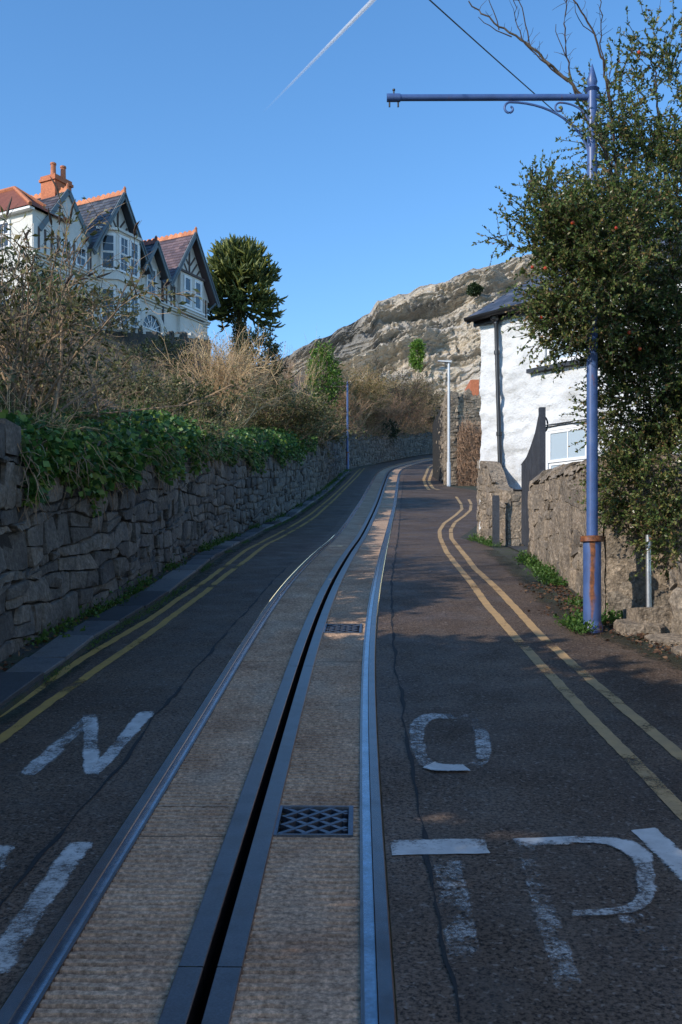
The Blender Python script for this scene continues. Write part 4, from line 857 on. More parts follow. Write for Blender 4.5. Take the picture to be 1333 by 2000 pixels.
# A: right gable with box bay
slab_roof(0, 2.1, 21.9, 18.55, .02, -7, 'slate_purple'); gable_front(0, 2.1, 21.9, 18.55, 14, W0+.02)
bay = wallbox(-1.05, 1.05, 17.4, 19.55, W0, -.28, name='box_bay')
for a0 in (-.82, .12): window(FH, hs, a0, a0+.66, 17.72, 19.36, -.28, 1, 1, 'glass', fw=.07)
one(lambda m: FH.box(m, -1.12, 1.12, 19.5, 19.62, W0, -.2), 'bay_cornice', M['timber'], hs); one(lambda m: FH.box(m, -1.1, 1.1, 17.56, 17.66, W0, -.18), 'window_sill', M['whitepaint'], hs)
for a_ in (-1.55, -1.3, 1.3, 1.6, 2.0, 2.4): one(lambda m: FH.box(m, a_-.05, a_+.05, 17.45, 18.6, W0, W0+.035), 'timber', M['timber'], hs)
for sg in (-1, 1): one(lambda m: m.tube([FH(sg*1.72, 17.9, W0), FH(sg*1.78, 18.15, -.3), FH(sg*1.95, 18.45, -.05)], .06, 6), 'eave_bracket', M['barge'], hs)
# string course with mouldings
for z_, h_, o_ in ((17.22, .10, .14), (17.32, .07, .22), (17.08, .05, .06)):
    one(lambda m: FH.box(m, -1.8, 11.62, z_, z_+h_, W0-.01, W0+o_), 'string_course', M['render'], hs); 
    one(lambda m: FH.box(m, -1.15, 1.15, z_+.004, z_+h_+.004, W0, W0+o_+.24), 'string_course', M['render'], hs)
for a0 in (-.80, .14): window(FH, hs, a0, a0+.66, 14.6, 16.35, -.28, 1, 1, 'glass', fw=.07)
wallbox(-1.05, 1.05, 13.0, 17.1, W0, -.285, name='lower_bay')
# arched ground floor window
ac, az, ar = 3.3, 15.75, .78; th = np.linspace(0, np.pi, 15)
mb = MB(); v = []
for r_, o_ in ((ar, W0+.02), (ar, W0+.12), (ar+.16, W0+.16), (ar+.32, W0+.10), (ar+.34, W0)): v.append([FH(ac+r_*math.cos(u), az+r_*math.sin(u), o_) for u in th])
mb.grid(A(v)); mb.build('arch_moulding', M['render'], hs)
mb = MB(); mb.add([FH(ac+ar*math.cos(u), az+ar*math.sin(u), W0+.02) for u in th], A([list(range(15))])); aw = mb.build('window', M['glass'], hs)
mb = MB()
for u in (.5, 1.05, 1.57, 2.09, 2.64): FH.bar(mb, (ac, az), (ac+ar*math.cos(u), az+ar*math.sin(u)), .04, W0+.02, W0+.05)
FH.bar(mb, (ac-ar, az+.03), (ac+ar, az+.03), .07, W0+.02, W0+.056); mb.build('glazing_bar', M['whitepaint'], aw)
mb = MB(); mb.tube([FH(ac+ar*.55*math.cos(u), az+ar*.55*math.sin(u), W0+.035) for u in th], .02, 4); mb.build('glazing_bar', M['whitepaint'], aw)
mb = MB(); mb.tube([FH(2.35, z_, W0+.06) for z_ in (13., 17.2, 18.5)], .05, 8); mb.build('downpipe', M['blackpaint'], hs)
# B: small dormer gable
slab_roof(3.35, .95, 20.35, 18.75, .02-.1, -3.5, 'slate', 'redtile'); gable_front(3.35, .95, 20.35, 18.75, 17, W0+.03, False)
wallbox(2.62, 4.08, 17.4, 19.0, W0, W0+.03, name='dormer_wall'); window(FH, hs, 2.95, 3.75, 17.6, 19.0, W0+.032, 2, 1, 'glass', fw=.06)
# C: big left gable over a canted bay
slab_roof(5.95, 2.1, 21.95, 18.6, .02, -7, 'slate'); gable_front(5.95, 2.1, 21.95, 18.6, 14, W0+.02)
bz0, bz1 = 12.5, 19.8; mb = MB(); pl = [(4.55, W0), (5.15, .25), (6.75, .25), (7.35, W0)]
top_ = [FH(a_, bz1, o_) for a_, o_ in pl]; bot = [FH(a_, bz0, o_) for a_, o_ in pl]; mb.add(top_+bot, [A([[0, 1, 5, 4], [1, 2, 6, 5], [2, 3, 7, 6]]), A([[0, 1, 2, 3]])]); mb.build('canted_bay', M['render'], hs)
for z_ in (19.72, 17.3):
    mb = MB(); pl2 = [(4.4, W0), (5.08, .36), (6.82, .36), (7.5, W0)]; mb.add([FH(a_, z_+.13, o_) for a_, o_ in pl2]+[FH(a_, z_, o_) for a_, o_ in pl2], [A([[0, 1, 5, 4], [1, 2, 6, 5], [2, 3, 7, 6]]), A([[0, 1, 2, 3], [7, 6, 5, 4]])]); mb.build('bay_cornice', M['render'], hs)
for z0_, z1_ in ((17.75, 19.55), (14.7, 16.9)):
    for a0 in (5.25, 6.02): window(FH, hs, a0, a0+.68, z0_, z1_, .252, 2, 2, 'glass', fw=.06)
    for p_, q_ in ((pl[0], pl[1]), (pl[3], pl[2])):
        pa, pb_ = FH(p_[0], 0, p_[1])[:2], FH(q_[0], 0, q_[1])[:2]; fr = Frame(pa, pb_-pa); fr.n = A([fr.u[1], -fr.u[0]]); fr.n = fr.n if fr.n@FH.n > 0 else -fr.n
        ln = np.linalg.norm(pb_-pa); window(fr, hs, .12, ln-.12, z0_, z1_, .002, 1, 2, 'glass', fw=.06)
# D: third gable, chimney
slab_roof(9.4, 1.75, 20.95, 18.6, -.5, -7, 'slate'); 
one(lambda m: m.add([FH(7.8, 18.6, W0-.02), FH(11., 18.6, W0-.02), FH(9.4, 20.8, W0-.02)], A([[0, 1, 2]])), 'gable_wall', M['render'], hs)
for sg in (-1, 1): one(lambda m: FH.bar(m, (9.4, 20.87), (9.4+sg*1.85, 18.45), .22, W0, W0+.06), 'bargeboard', M['barge'], hs)
for a0 in (8.2, 9.2): window(FH, hs, a0, a0+.75, 17.5, 18.9 if False else 18.5, W0+.005, 2, 1, 'glass', fw=.06)
for a_ in (7.9, 8.1, 9.05, 10.1, 10.5, 10.9, 11.3): one(lambda m: FH.box(m, a_-.05, a_+.05, 17.45, 18.55, W0, W0+.035), 'timber', M['timber'], hs)
chb = MB(); FH.box(chb, 8.55, 9.65, 19.8, 21.45, -2.0, -1.1); FH.box(chb, 8.48, 9.72, 21.45, 21.57, -2.07, -1.03); FH.box(chb, 8.53, 9.67, 21.57, 21.72, -2.02, -1.08); ch = chb.build('chimney', M['brick'], hs)
for a_, o_ in ((8.85, -1.35), (9.35, -1.5)): one(lambda m: m.tube([FH(a_, z_, o_) for z_ in (21.7, 21.78, 21.8, 22.3, 22.32, 22.4)], [.16, .16, .13, .12, .15, .14], 10), 'chimney_pot', M['terracotta'], ch)
# E: left wing, sunlit end with red hipped roof
wallbox(9.9, 11.64, 10, 19.3, -9, -.54, name='wing_wall')
mb = MB(); e = [FH(9.5, 19.3, -.3), FH(12.0, 19.3, -.3), FH(12.0, 19.3, -9.4), FH(9.5, 19.3, -9.4), FH(10.7, 20.9, -2.6), FH(10.7, 20.9, -7.0)]
mb.add(e, [A([[0, 4, 1], [2, 5, 3]]), A([[1, 4, 5, 2], [3, 5, 4, 0]])]); rE = mb.build('wing_roof', M['redtile'], hs)
for p_, q_ in ((0, 4), (1, 4), (4, 5), (2, 5), (3, 5)): one(lambda m: m.tube([e[p_]+A([0, 0, .03]), e[q_]+A([0, 0, .03])], .1, 6), 'hip_tile', M['terracotta'], rE)
one(lambda m: FH.box(m, 11.64, 11.95, 19.18, 19.29, -9.2, -.4), 'soffit', M['whitepaint'], hs)
FS = Frame(FH(11.64, 0, -.54)[:2], -FH.n); FS.n = FH.u
for a0 in (1.35, 4.2): window(FS, hs, a0, a0+.8, 17.7, 19.0, .005, 2, 1, 'glass', fw=.07)
for a0 in (1.3, 4.2): window(FS, hs, a0, a0+.9, 14.6, 16.3, .005, 2, 1, 'glass', fw=.07)
# garden wall with upright jagged cope in front of the house
ga, gb = A([(150-CX)*43/F, 43.]), A([(412-CX)*48.5/F, 48.5]); za, zb_ = CAMZ+(HZ-640)*43/F, CAMZ+(HZ-664)*48.5/F
gw = thing('terrace_wall', (*((ga+gb)/2), 11.8), 'dark garden wall with jagged white-topped stones below the villa', 'wall'); FGW = Frame(ga, gb-ga); FGW.n = A([FGW.u[1], -FGW.u[0]]); Lg = np.linalg.norm(gb-ga)
mb = MB(); mb.add([FGW(0, za-2.2, 0), FGW(Lg, zb_-2.2, 0), FGW(Lg, zb_, 0), FGW(0, za, 0), FGW(0, za-2.2, -.4), FGW(Lg, zb_-2.2, -.4), FGW(Lg, zb_, -.4), FGW(0, za, -.4)], A([[0,1,2,3],[3,2,6,7],[1,5,6,2],[4,0,3,7],[5,4,7,6]])); mb.build('wall_core', M['stone'], gw)
M['stone_white'] = surf('white_lichen_stone', [(.42, .40, .36), (.62, .60, .55)], 6, .9, bmp=.4)
a_ = 0
while a_ < Lg-.2:
    wd = rng.uniform(.12, .26); hh = rng.uniform(.10, .30); z_ = za+(zb_-za)*a_/Lg; mb = MB(); FGW.box(mb, a_, a_+wd, z_-.05, z_+hh, -.36, -.02); v = mb.v[0]; v[4:] += rng.normal(size=(4, 3))*.04; mb.build('cope_stone', M['stone_white'] if rng.random() > .35 else M['stone'], gw); a_ += wd+.02
FT = Frame((4.3, 4.6), (0, -1.)); FT.n = A([-1., 0.])  # white house outside the frame, added to bounce warm light onto the road
tc = thing('bounce_house', (6.5, -4., float(ZR(-4.))), 'white rendered house added out of view to bounce light onto the road', 'house')
one(lambda m: FT.box(m, 0, 17, -4, 6.4, -6, 0), 'wall', M['render'], tc)
mb = MB(); v = [FT(-.3, 6.4, .3), FT(17.3, 6.4, .3), FT(17.3, 8.6, -3), FT(-.3, 8.6, -3), FT(17.3, 6.4, -6.3), FT(-.3, 6.4, -6.3)]; mb.add(v, [A([[0, 1, 2, 3], [3, 2, 4, 5]]), A([[0, 3, 5], [1, 4, 2]])]); mb.build('roof', M['slate'], tc)
for a0 in (1.5, 5.5, 9.5, 13.5):
    for z0_ in (1.0, 4.0): window(FT, tc, a0, a0+1.1, z0_, z0_+1.5, .002, 2, 1, 'glass', fw=.07)
for a0 in (3.6, 11.6): one(lambda m: FT.box(m, a0, a0+.95, -.6, 1.5, .002, .05), 'door', M['barge'], tc)
# tiny far house behind the tall wall
fh = thing('far_house', P(931, 790, 62.), 'far orange brick house corner seen over the tall wall', 'house')
b_ = P(931, 790, 62.); mb = MB(); mb.box(b_+A([-.1, 1.5, .2]), (.26, 1.5, 1.35)); mb.build('brick_wall', M['brick'], fh)
mb = MB(); mb.box(b_+A([.9, 1.6, .0]), (.72, 1.4, 1.0)); mb.build('white_wall', M['render'], fh); mb = MB(); mb.box(b_+A([.45, .17, .3]), (.14, .02, .5)); mb.build('window', M['glass_blind'], fh)
mb = MB(); v = [b_+A(x) for x in ((.1, 0, 1.0), (1.8, 0, 1.0), (1.8, 3, 1.0), (.1, 3, 1.0), (.1, 1.5, 1.5), (1.8, 1.5, 1.5))]; mb.add(v, [A([[0, 1, 5, 4], [3, 4, 5, 2]]), A([[0, 4, 3], [1, 2, 5]])]); mb.build('roof', M['slate'], fh)

# ------------------------------------------------------------------ vegetation tools
def grow(base, dirs, length, S=5, wig=.25, droop=.0, rg=rng):
    N = len(base); pts = np.empty((N, S, 3)); pts[:, 0] = base; d = nrm(np.asarray(dirs, float)); L = (np.broadcast_to(length, (N,))/(S-1))[:, None]
    for k in range(1, S):
        d = nrm(d+wig*rg.normal(size=(N, 3))+A([0, 0, -droop])); pts[:, k] = pts[:, k-1]+d*L
    return pts
def spawn(pts, n, lo, spread, rg=rng, up=0.):
    N, S, _ = pts.shape; i = rg.integers(0, N, n); u = rg.uniform(lo, .999, n)*(S-1); k = u.astype(int); f = (u-k)[:, None]
    p = pts[i, k]*(1-f)+pts[i, k+1]*f; d = nrm(pts[i, k+1]-pts[i, k])+spread*rg.normal(size=(n, 3))+A([0, 0, up]); return p, d
def taper(N, S, r0, r1): return np.repeat(np.linspace(r0, r1, S)[None], N, 0)
def stems_of(mb, base, H, W, n0, n1, n2, r0, rg, droop=.02, wig=.16, lean=(0, 0), spread=.5, upright=1.0):
    b = base+np.column_stack([rg.normal(size=n0)*W*.13, rg.normal(size=n0)*W*.13, np.full(n0, -.05)])
    ang = rg.uniform(0, 2*np.pi, n0); k = rg.uniform(0, 1, n0)**.6*W/H*.75
    d = np.column_stack([np.cos(ang)*k+lean[0], np.sin(ang)*k+lean[1], np.full(n0, upright)])
    s0 = grow(b, d, H*rg.uniform(.75, 1.12, n0), 7, wig, droop, rg); mb.twigs(s0, taper(n0, 7, r0, r0*.3), 5 if r0 > .01 else 4, rg.random(n0))
    p, d = spawn(s0, n1, .25, spread, rg, .1); s1 = grow(p, d, H*rg.uniform(.18, .42, n1), 5, .2, droop, rg); mb.twigs(s1, taper(n1, 5, r0*.42, r0*.16), 3, rg.random(n1))
    p, d = spawn(s1, n2, .2, .7, rg, .05); s2 = grow(p, d, H*rg.uniform(.07, .18, n2), 4, .25, droop, rg); mb.twigs(s2, taper(n2, 4, r0*.2, r0*.09), 3, rg.random(n2))
    return s0, s1, s2
def leaf_on(mb, pts, n, size, rg, wr=.3, spread=1.0, tint=(0, 1)):
    p, d = spawn(pts, n, .1, spread, rg, .1); mb.leaves(p, d, size*rg.uniform(.6, 1.25, n), wr, rg.uniform(*tint, n)**1.3)
def shrub(name, label, base, H, W, n, rg_seed, twig='twig_brown', leaf=None, nleaf=0, lsize=.05, r0=.012, group=None, cat='shrub', tint=(0, 1), **kw):
    rg = np.random.default_rng(rg_seed); base = A(base, float); t = thing(name, base, label, cat, group); mb = MB()
    s0, s1, s2 = stems_of(mb, base, H, W, *n, r0, rg, **kw); mb.build('stems', M[twig], t)
    if leaf:
        mb = MB(); leaf_on(mb, s2, int(nleaf*.75), lsize, rg, tint=tint); leaf_on(mb, s1, int(nleaf*.25), lsize, rg, tint=tint); mb.build('foliage', M[leaf], t)
    return t
def onbank(px, d, dz=0.): X = (px-CX)*d/F; return A([X, d, float(bankz(X, d))+dz])
def blob_bush(name, label, c, rad, nspray, nl, lsize, leaf, twig, seed, cat='shrub', group=None, trunk=True, tint=(0, 1), spr=.28, clump=5.):
    """leafy bush: sprays of leaves through a lumpy ellipsoid, dense outside, holes by noise"""
    rg = np.random.default_rng(seed); c = A(c, float); rad = A(rad, float); t = thing(name, c-A([0, 0, rad[2]]), label, cat, group)
    p = nrm(rg.normal(size=(nspray*3, 3)))*rg.uniform(.25, 1, (nspray*3, 1))**.45
    lump = fbm(p*2.0+seed, 3, seed); p = p*(1+.28*lump[:, None]); p = p[lump > -.45][:nspray]; n = len(p)
    d = nrm(p)+.55*rg.normal(size=(n, 3))+A([0, 0, .25]); pts = grow(c+p*rad, d, spr*rg.uniform(.6, 1.3, n), 4, .2, .02, rg)
    mb = MB(); mb.twigs(pts, taper(n, 4, .006, .003), 3, rg.random(n))
    if trunk:
        m = 14; q = grow(np.repeat((c-A([0, 0, rad[2]+.3]))[None], m, 0)+rg.normal(size=(m, 3))*.06, np.column_stack([rg.normal(size=(m, 2))*.45, np.ones(m)]), rad[2]*1.7, 7, .12, 0, rg); mb.twigs(q, taper(m, 7, .045, .012), 6, rg.random(m))
    mb.build('stems', M[twig], t); mb = MB(); pp, dd = spawn(pts, nl, .0, .9, rg, .1); mb.leaves(pp, dd, lsize*rg.uniform(.6, 1.2, nl), .3, rg.uniform(*tint, nl)**1.3)
    mb.build('foliage', M[leaf], t); return t

# ivy hanging over the left wall
iv = thing('ivy', (float(XW(14.)), 14., float(ZR(14.))+1.9), 'thick dark green ivy mat hanging over the top of the left wall', 'ivy')
rg = np.random.default_rng(41)
def ivy_pts(n, d0, d1):
    d = d0+(d1-d0)*rg.random(n)**1.35; u = rg.random(n); dr = .30+.16*fbm(np.column_stack([d*.9, 0*d, 0*d]), 3, 3)+.10*fbm(np.column_stack([d*4, 0*d, 0*d]), 2, 7)
    th = -1.15+u*2.9                                     # drape: over the face, the edge, back along the top
    face = u < .5; o_ = np.where(face, .06+.10*rg.random(n), .10-(u-.5)*2*1.1); h = np.where(face, wh(d)+.03-dr*(1-u*2)*1.35, wh(d)+.03+.17*np.sin((u-.5)*2*np.pi*.8)+.08)
    lump = .10*fbm(np.column_stack([d*2.2, u*3, 0*d]), 3, 19); o_ = o_+lump+.03*rg.normal(size=n); h = h+lump*.7+.03*rg.normal(size=n)
    return np.column_stack([XW(d)+o_-.05, d, ZR(d)+h])
mb = MB(); p = ivy_pts(26000, 8.35, 33); dd = np.column_stack([.5+.5*rg.normal(size=len(p)), -.2+.5*rg.normal(size=len(p)), -.45+.5*rg.normal(size=len(p))])
mb.leaves(p, dd, rg.uniform(.045, .10, len(p)), .42, np.clip(rg.random(len(p))**1.5, 0, 1)); mb.build('foliage', M['leaf_ivy'], iv)
mb = MB(); p = ivy_pts(1300, 8.2, 33); q = grow(p, np.column_stack([.2+.4*rg.normal(size=1300), .5*rg.normal(size=1300), -.7+.4*rg.normal(size=1300)]), .32, 5, .25, .1, rg); mb.twigs(q, taper(1300, 5, .005, .002), 3, rg.random(1300)); mb.build('stems', M['twig_brown'], iv)

# ground cover of bramble over the bank
rg = np.random.default_rng(43); n = 17000; d = 7+62*rg.random(n)**1.25; s = .35+10.5*rg.random(n)**1.3
X = XW(d)-s; keep = (np.abs((X*F/d)+CX-330) < 620); X, d = X[keep], d[keep]; n = len(d)
b = np.column_stack([X, d, bankz(X, d)]); hgt = .36+.28*fbm(np.column_stack([X*.5, d*.35, 0*d]), 3, 23)
q = grow(b, np.column_stack([.7*rg.normal(size=n), .7*rg.normal(size=n), np.ones(n)]), np.clip(hgt*rg.uniform(.6, 1.5, n), .15, 1.3), 5, .25, .16, rg)
mb = MB(); mb.twigs(q, taper(n, 5, .005, .002), 3, rg.random(n)); bs = mb.build('bramble_stems', M['twig_brown']); tag(bs, 'tangled brown bramble stems over the left bank', 'brambles', kind='stuff')
mb = MB(); p, dd = spawn(q, 62000, .15, 1., rg, .15); mb.leaves(p, dd, rg.uniform(.025, .06, len(p)), .34, rg.random(len(p))); bl = mb.build('bramble_leaves', M['leaf_bramble']); tag(bl, 'dull olive bramble leaves over the left bank', 'brambles', kind='stuff')
rg = np.random.default_rng(44); n = 9000; d = 7.5+22*rg.random(n)**1.4; X = XW(d)-.2-1.3*rg.random(n); mb = MB(); b = np.column_stack([X, d, bankz(X, d)+.02])
keep = fbm(np.column_stack([X, d*.8, 0*d]), 3, 77) > -.15; b = b[keep]; n = len(b); q = grow(b, np.column_stack([.5*rg.normal(size=n), .5*rg.normal(size=n), np.ones(n)]), rg.uniform(.12, .4, n), 4, .15, .12, rg); mb.twigs(q, taper(n, 4, .006, .001), 3, rg.random(n)); tag(mb.build('grass', M['leaf_grass']), 'green grass tufts behind the ivy on the bank', 'grass', kind='stuff')

rg = np.random.default_rng(45); n = 5000; d = rg.uniform(50, 92, n); X = XW(d)-.15-2.6*rg.random(n)**1.3; b = np.column_stack([X, d, bankz(X, d)-.1])
q = grow(b, np.column_stack([.5*rg.normal(size=n)+.15, .5*rg.normal(size=n), np.ones(n)]), rg.uniform(.4, 1.3, n), 5, .2, .10, rg); mb = MB(); mb.twigs(q, taper(n, 5, .014, .006), 3, rg.random(n)); tag(mb.build('bramble_stems', M['twig_red']), 'reddish scrub stems along the top of the far wall', 'brambles', kind='stuff')
mb = MB(); p, dd = spawn(q, 14000, .1, 1., rg, .1); mb.leaves(p, dd, rg.uniform(.06, .13, len(p)), .34, rg.random(len(p))); tag(mb.build('bramble_leaves', M['leaf_bramble']), 'olive scrub leaves along the top of the far wall', 'brambles', kind='stuff')
# buddleia: tall arching stems with dark seed heads, nearest shrub on the bank
def buddleia(name, label, base, H, W, seed, n=(34, 300, 1500), nl=5200, heads=70):
    rg = np.random.default_rng(seed); base = A(base); t = thing(name, base, label, 'shrub'); mb = MB()
    s0, s1, s2 = stems_of(mb, base, H, W, *n, .017, rg, droop=.055, wig=.13, spread=.42); mb.build('stems', M['twig_brown'], t)
    mb = MB(); leaf_on(mb, s2, int(nl*.7), .075, rg, .2); leaf_on(mb, s1, int(nl*.3), .085, rg, .2); mb.build('foliage', M['leaf_bramble'], t)
    mb = MB(); tips = np.concatenate([s0[:, -2:], s1[:, -2:]])[rg.permutation(len(s0)+len(s1))]; tips = tips[np.argsort(-tips[:, 1, 2])][:heads*2][::2]
    m = len(tips); q = grow(tips[:, 1], tips[:, 1]-tips[:, 0]+A([0, 0, .02]), rg.uniform(.10, .26, m), 6, .12, .03, rg)
    for k in range(m): mb = MB(); mb.twigs(q[k:k+1], A([[.006, .014, .013, .011, .008, .002]]), 5, rg.random(1)); mb.build('seed_head', M['twig_dark'], t, origin=q[k, 0])
    return t
buddleia('buddleia', 'big leggy buddleia with arching bare stems and dark seed heads in front of the villa', onbank(62, 10.6), 1.95, 2.2, 58, (34, 280, 1400), 3600, 60)
buddleia('buddleia', 'smaller dense brown buddleia at the left end of the ivy', onbank(-30, 12.), 1.5, 1.6, 52, (20, 160, 700), 1500, 20)
shrub('briar', 'low arching briar over the ivy at the wall end', onbank(20, 9.3), 1.0, 1.5, (26, 160, 500), 53, 'twig_tan', 'leaf_bramble', 500, .05, .006, droop=.12)
# bank shrubs
shrub('bramble_bush', 'brown tangled bramble bush under the jagged terrace wall', onbank(235, 19), .85, 3.0, (60, 520, 2600), 54, 'twig_brown', 'leaf_bramble', 8000, .055, .010, droop=.05)
shrub('bramble_bush', 'olive bramble bush just behind the ivy, below the brown one', onbank(320, 16), .62, 2.6, (50, 420, 2000), 55, 'twig_brown', 'leaf_bramble', 5200, .045, .007, droop=.08)
blob_bush('laurel_bush', 'small dark green bush against the jagged terrace wall', onbank(318, 36, .3), (1.1, 1.0, .85), 500, 7000, .07, 'leaf_dark', 'twig_dark', 56)
shrub('dry_shrub', 'pale tan dry twiggy shrub standing tallest beside the terrace wall end', onbank(437, 26), 2.15, 2.3, (60, 700, 3600), 57, 'twig_tan', 'leaf_yellow', 3600, .05, .015, droop=.0)
shrub('dry_shrub', 'smaller tan dry shrub in front of the monkey puzzle trunk', onbank(470, 36), 1.9, 2.2, (50, 600, 2600), 58, 'twig_tan', 'leaf_yellow', 1800, .05, .017)
shrub('bramble_bush', 'wide grey-green bramble bush above the far end of the ivy', onbank(545, 29), 1.6, 2.9, (60, 600, 3000), 59, 'twig_brown', 'leaf_bramble', 15000, .07, .012, droop=.04)
shrub('bramble_bush', 'grey twiggy bush spilling over the wall before the far pole', onbank(610, 35), 1.4, 2.2, (60, 600, 2800), 60, 'twig_brown', 'leaf_bramble', 8000, .075, .013, droop=.08)
shrub('bramble_bush', 'mixed brown thicket between the tan shrub and the buddleia', onbank(350, 23), .9, 2.6, (60, 600, 3000), 61, 'twig_brown', 'leaf_bramble', 12000, .06, .011, droop=.04)
blob_bush('holly_bush', 'dark evergreen bush right of the monkey puzzle trunk', onbank(507, 36, 1.7), (.75, 1.0, 1.3), 800, 13000, .075, 'leaf_dark', 'twig_dark', 62)
shrub('bare_shrub', 'purplish bare bush beside the dark evergreen', onbank(537, 43), 2.1, 1.8, (40, 400, 2200), 63, 'twig_red', None, 0, .04, .010)
for k, px in enumerate((560, 577, 590, 604, 547)):
    shrub('sapling', ['thin bare sapling rising against the sky left of the cliff'][0], onbank(px, 45+k*.6), 2.3+.55*((k*37) % 3), .5, (3, 26, 40), 64+k, 'twig_tan', None, 0, .04, .012, group='bare saplings by the cliff', cat='sapling', spread=.3)
blob_bush('ivy_tree', 'bright green ivy-clad tree before the cliff foot', onbank(632, 50, 2.4), (.85, .85, 1.5), 900, 13000, .085, 'leaf_bright', 'twig_dark', 70, cat='tree')
shrub('willow_shrub', 'yellowish shrub just right of the bright green ivy tree', onbank(693, 60), 3.3, 2.4, (60, 700, 3600), 71, 'twig_tan', 'leaf_yellow', 12000, .09, .02)
shrub('thorn_bush', 'dark bare thorn bush rising above the reddish hedge', onbank(765, 74), 4.3, 4.6, (50, 700, 3600), 72, 'twig_dark', 'leaf_bramble', 4500, .1, .026)
shrub('thorn_bush', 'second dark thorn bush by the foot of the cliff', onbank(812, 84), 3.6, 4.0, (50, 600, 3000), 73, 'twig_brown', 'leaf_yellow', 5500, .1, .024)
for k, (px, d_, H, lab) in enumerate([(655, 54, 1.9, 'reddish twiggy hedge clump left of the far pole'), (705, 62, 2.0, 'reddish twiggy hedge clump right of the far pole'), (750, 70, 2.3, 'reddish twiggy hedge clump below the dark thorn bush'), (795, 79, 2.2, 'reddish twiggy hedge clump near the road bend')]):
    shrub('hedge_clump', lab, onbank(px, d_), H, 3.0, (80, 800, 3200), 80+k, 'twig_red', 'leaf_bramble', 2600, .08, .022, droop=.0)
blob_bush('evergreen_bush', 'dark green evergreen bush overhanging the wall at the road bend', onbank(835, 86, 1.0), (1.9, 1.7, 1.8), 800, 10000, .10, 'leaf_dark', 'twig_dark', 90)
blob_bush('evergreen_bush', 'small ivy-dark bush on the wall below the hedge', onbank(745, 66, .2), (1.2, 1.0, .7), 400, 5000, .09, 'leaf_dark', 'twig_dark', 91)
blob_bush('ivy_mound', 'bright green ivy column on the pale cliff face', A([15.2, 198.5, 50.3]), (1.1, 1.0, 2.6), 500, 5000, .34, 'leaf_bright', 'twig_dark', 92, trunk=False, spr=.8)
blob_bush('gorse_bush', 'round dark gorse bush high on the cliff slope', A([29.5, 219.5, 69.8]), (1.3, 1.1, .9), 400, 4000, .4, 'leaf_dark', 'twig_dark', 93, trunk=False, spr=.7)
# garden bushes by the villa, left
blob_bush('garden_bush', 'yellow-green clipped bush at the foot of the villa', onbank(95, 40, .8), (1.2, 1.0, 1.0), 500, 7000, .08, 'leaf_bright', 'twig_dark', 94)
blob_bush('garden_bush', 'dark domed bush left of the yellow-green one', onbank(40, 37, .9), (1.4, 1.2, 1.4), 600, 8000, .08, 'leaf_dark', 'twig_dark', 95)
blob_bush('garden_bush', 'olive bush between the villa bay and the terrace wall', onbank(205, 44.5, 1.0), (1.6, 1.0, .9), 600, 8000, .08, 'leaf_bramble', 'twig_dark', 96)

# monkey puzzle tree
mp = A([(469-CX)*60/F, 60., float(bankz((469-CX)*60/F, 60.))-.3]); zt_ = CAMZ+(HZ-480)*60/F; zl = CAMZ+(HZ-605)*60/F
tr = thing('monkey_puzzle_tree', mp, 'round-headed monkey puzzle tree beside the villa gable', 'tree'); rg = np.random.default_rng(97)
mb = MB(); zs = np.linspace(mp[2], zt_-.6, 14); mb.tube([A([mp[0]+.05*math.sin(z), 60., z]) for z in zs], np.linspace(.30, .06, 14), 10); mb.build('trunk', M['bark'], tr)
n = 300; u = rg.random(n)**.8; z0 = zl+(zt_-.9-zl)*u; az_ = rg.uniform(0, 2*np.pi, n); ln = 2.45*np.sqrt(np.clip(1-(u*.93)**2.2, .03, 1))*rg.uniform(.85, 1.08, n)
el = np.interp(u, [0, .3, .7, 1], [-.55, -.05, .55, 1.3]); b = np.column_stack([np.full(n, mp[0]), np.full(n, 60.), z0]); d = np.column_stack([np.cos(az_), np.sin(az_), el])
br = np.empty((n, 8, 3)); dcur = nrm(d); br[:, 0] = b
for k in range(1, 8): dcur = nrm(dcur+A([0, 0, .05])*np.interp(k, [1, 7], [-.6, 2.6])+.04*rg.normal(size=(n, 3))); br[:, k] = br[:, k-1]+dcur*(ln/7)[:, None]
mb = MB(); mb.twigs(br, taper(n, 8, .05, .045), 5, .35*rg.random(n)); p, dd = spawn(br, 2300, .42, .55, rg, .12); tw = grow(p, dd, rg.uniform(.35, .75, 2300), 5, .1, -.12, rg)
mb.twigs(tw, np.repeat(A([[.05, .062, .06, .05, .012]]), 2300, 0), 5, np.clip(rg.random(2300), .1, 1))
p, dd = spawn(tw, 26000, .0, .9, rg, .1); mb.leaves(p, dd, rg.uniform(.07, .13, 26000), .22, rg.random(26000)); mb.build('crown', M['araucaria'], tr)
mb = MB(); z = rg.uniform(mp[2]+.5, zl+.3, 3200); th = rg.uniform(0, 2*np.pi, 3200); r_ = np.interp(z, [mp[2], zl], [.62, .30])*(1+.3*rg.normal(size=3200)*.5); mb.leaves(np.column_stack([mp[0]+r_*np.cos(th), 60+r_*np.sin(th), z]), rg.normal(size=(3200, 3))+A([0, 0, -.3]), rg.uniform(.08, .14, 3200), .4, rg.random(3200)); mb.build('trunk_ivy', M['leaf_bramble'], tr)

# glossy evergreen on the right with red hips
rb_ = A([3.75, 10.2, float(ZR(10.2))+.2]); et = thing('evergreen_tree', rb_, 'tall glossy-leaved evergreen with red fruits leaning over the blue pole', 'tree'); rg = np.random.default_rng(99)
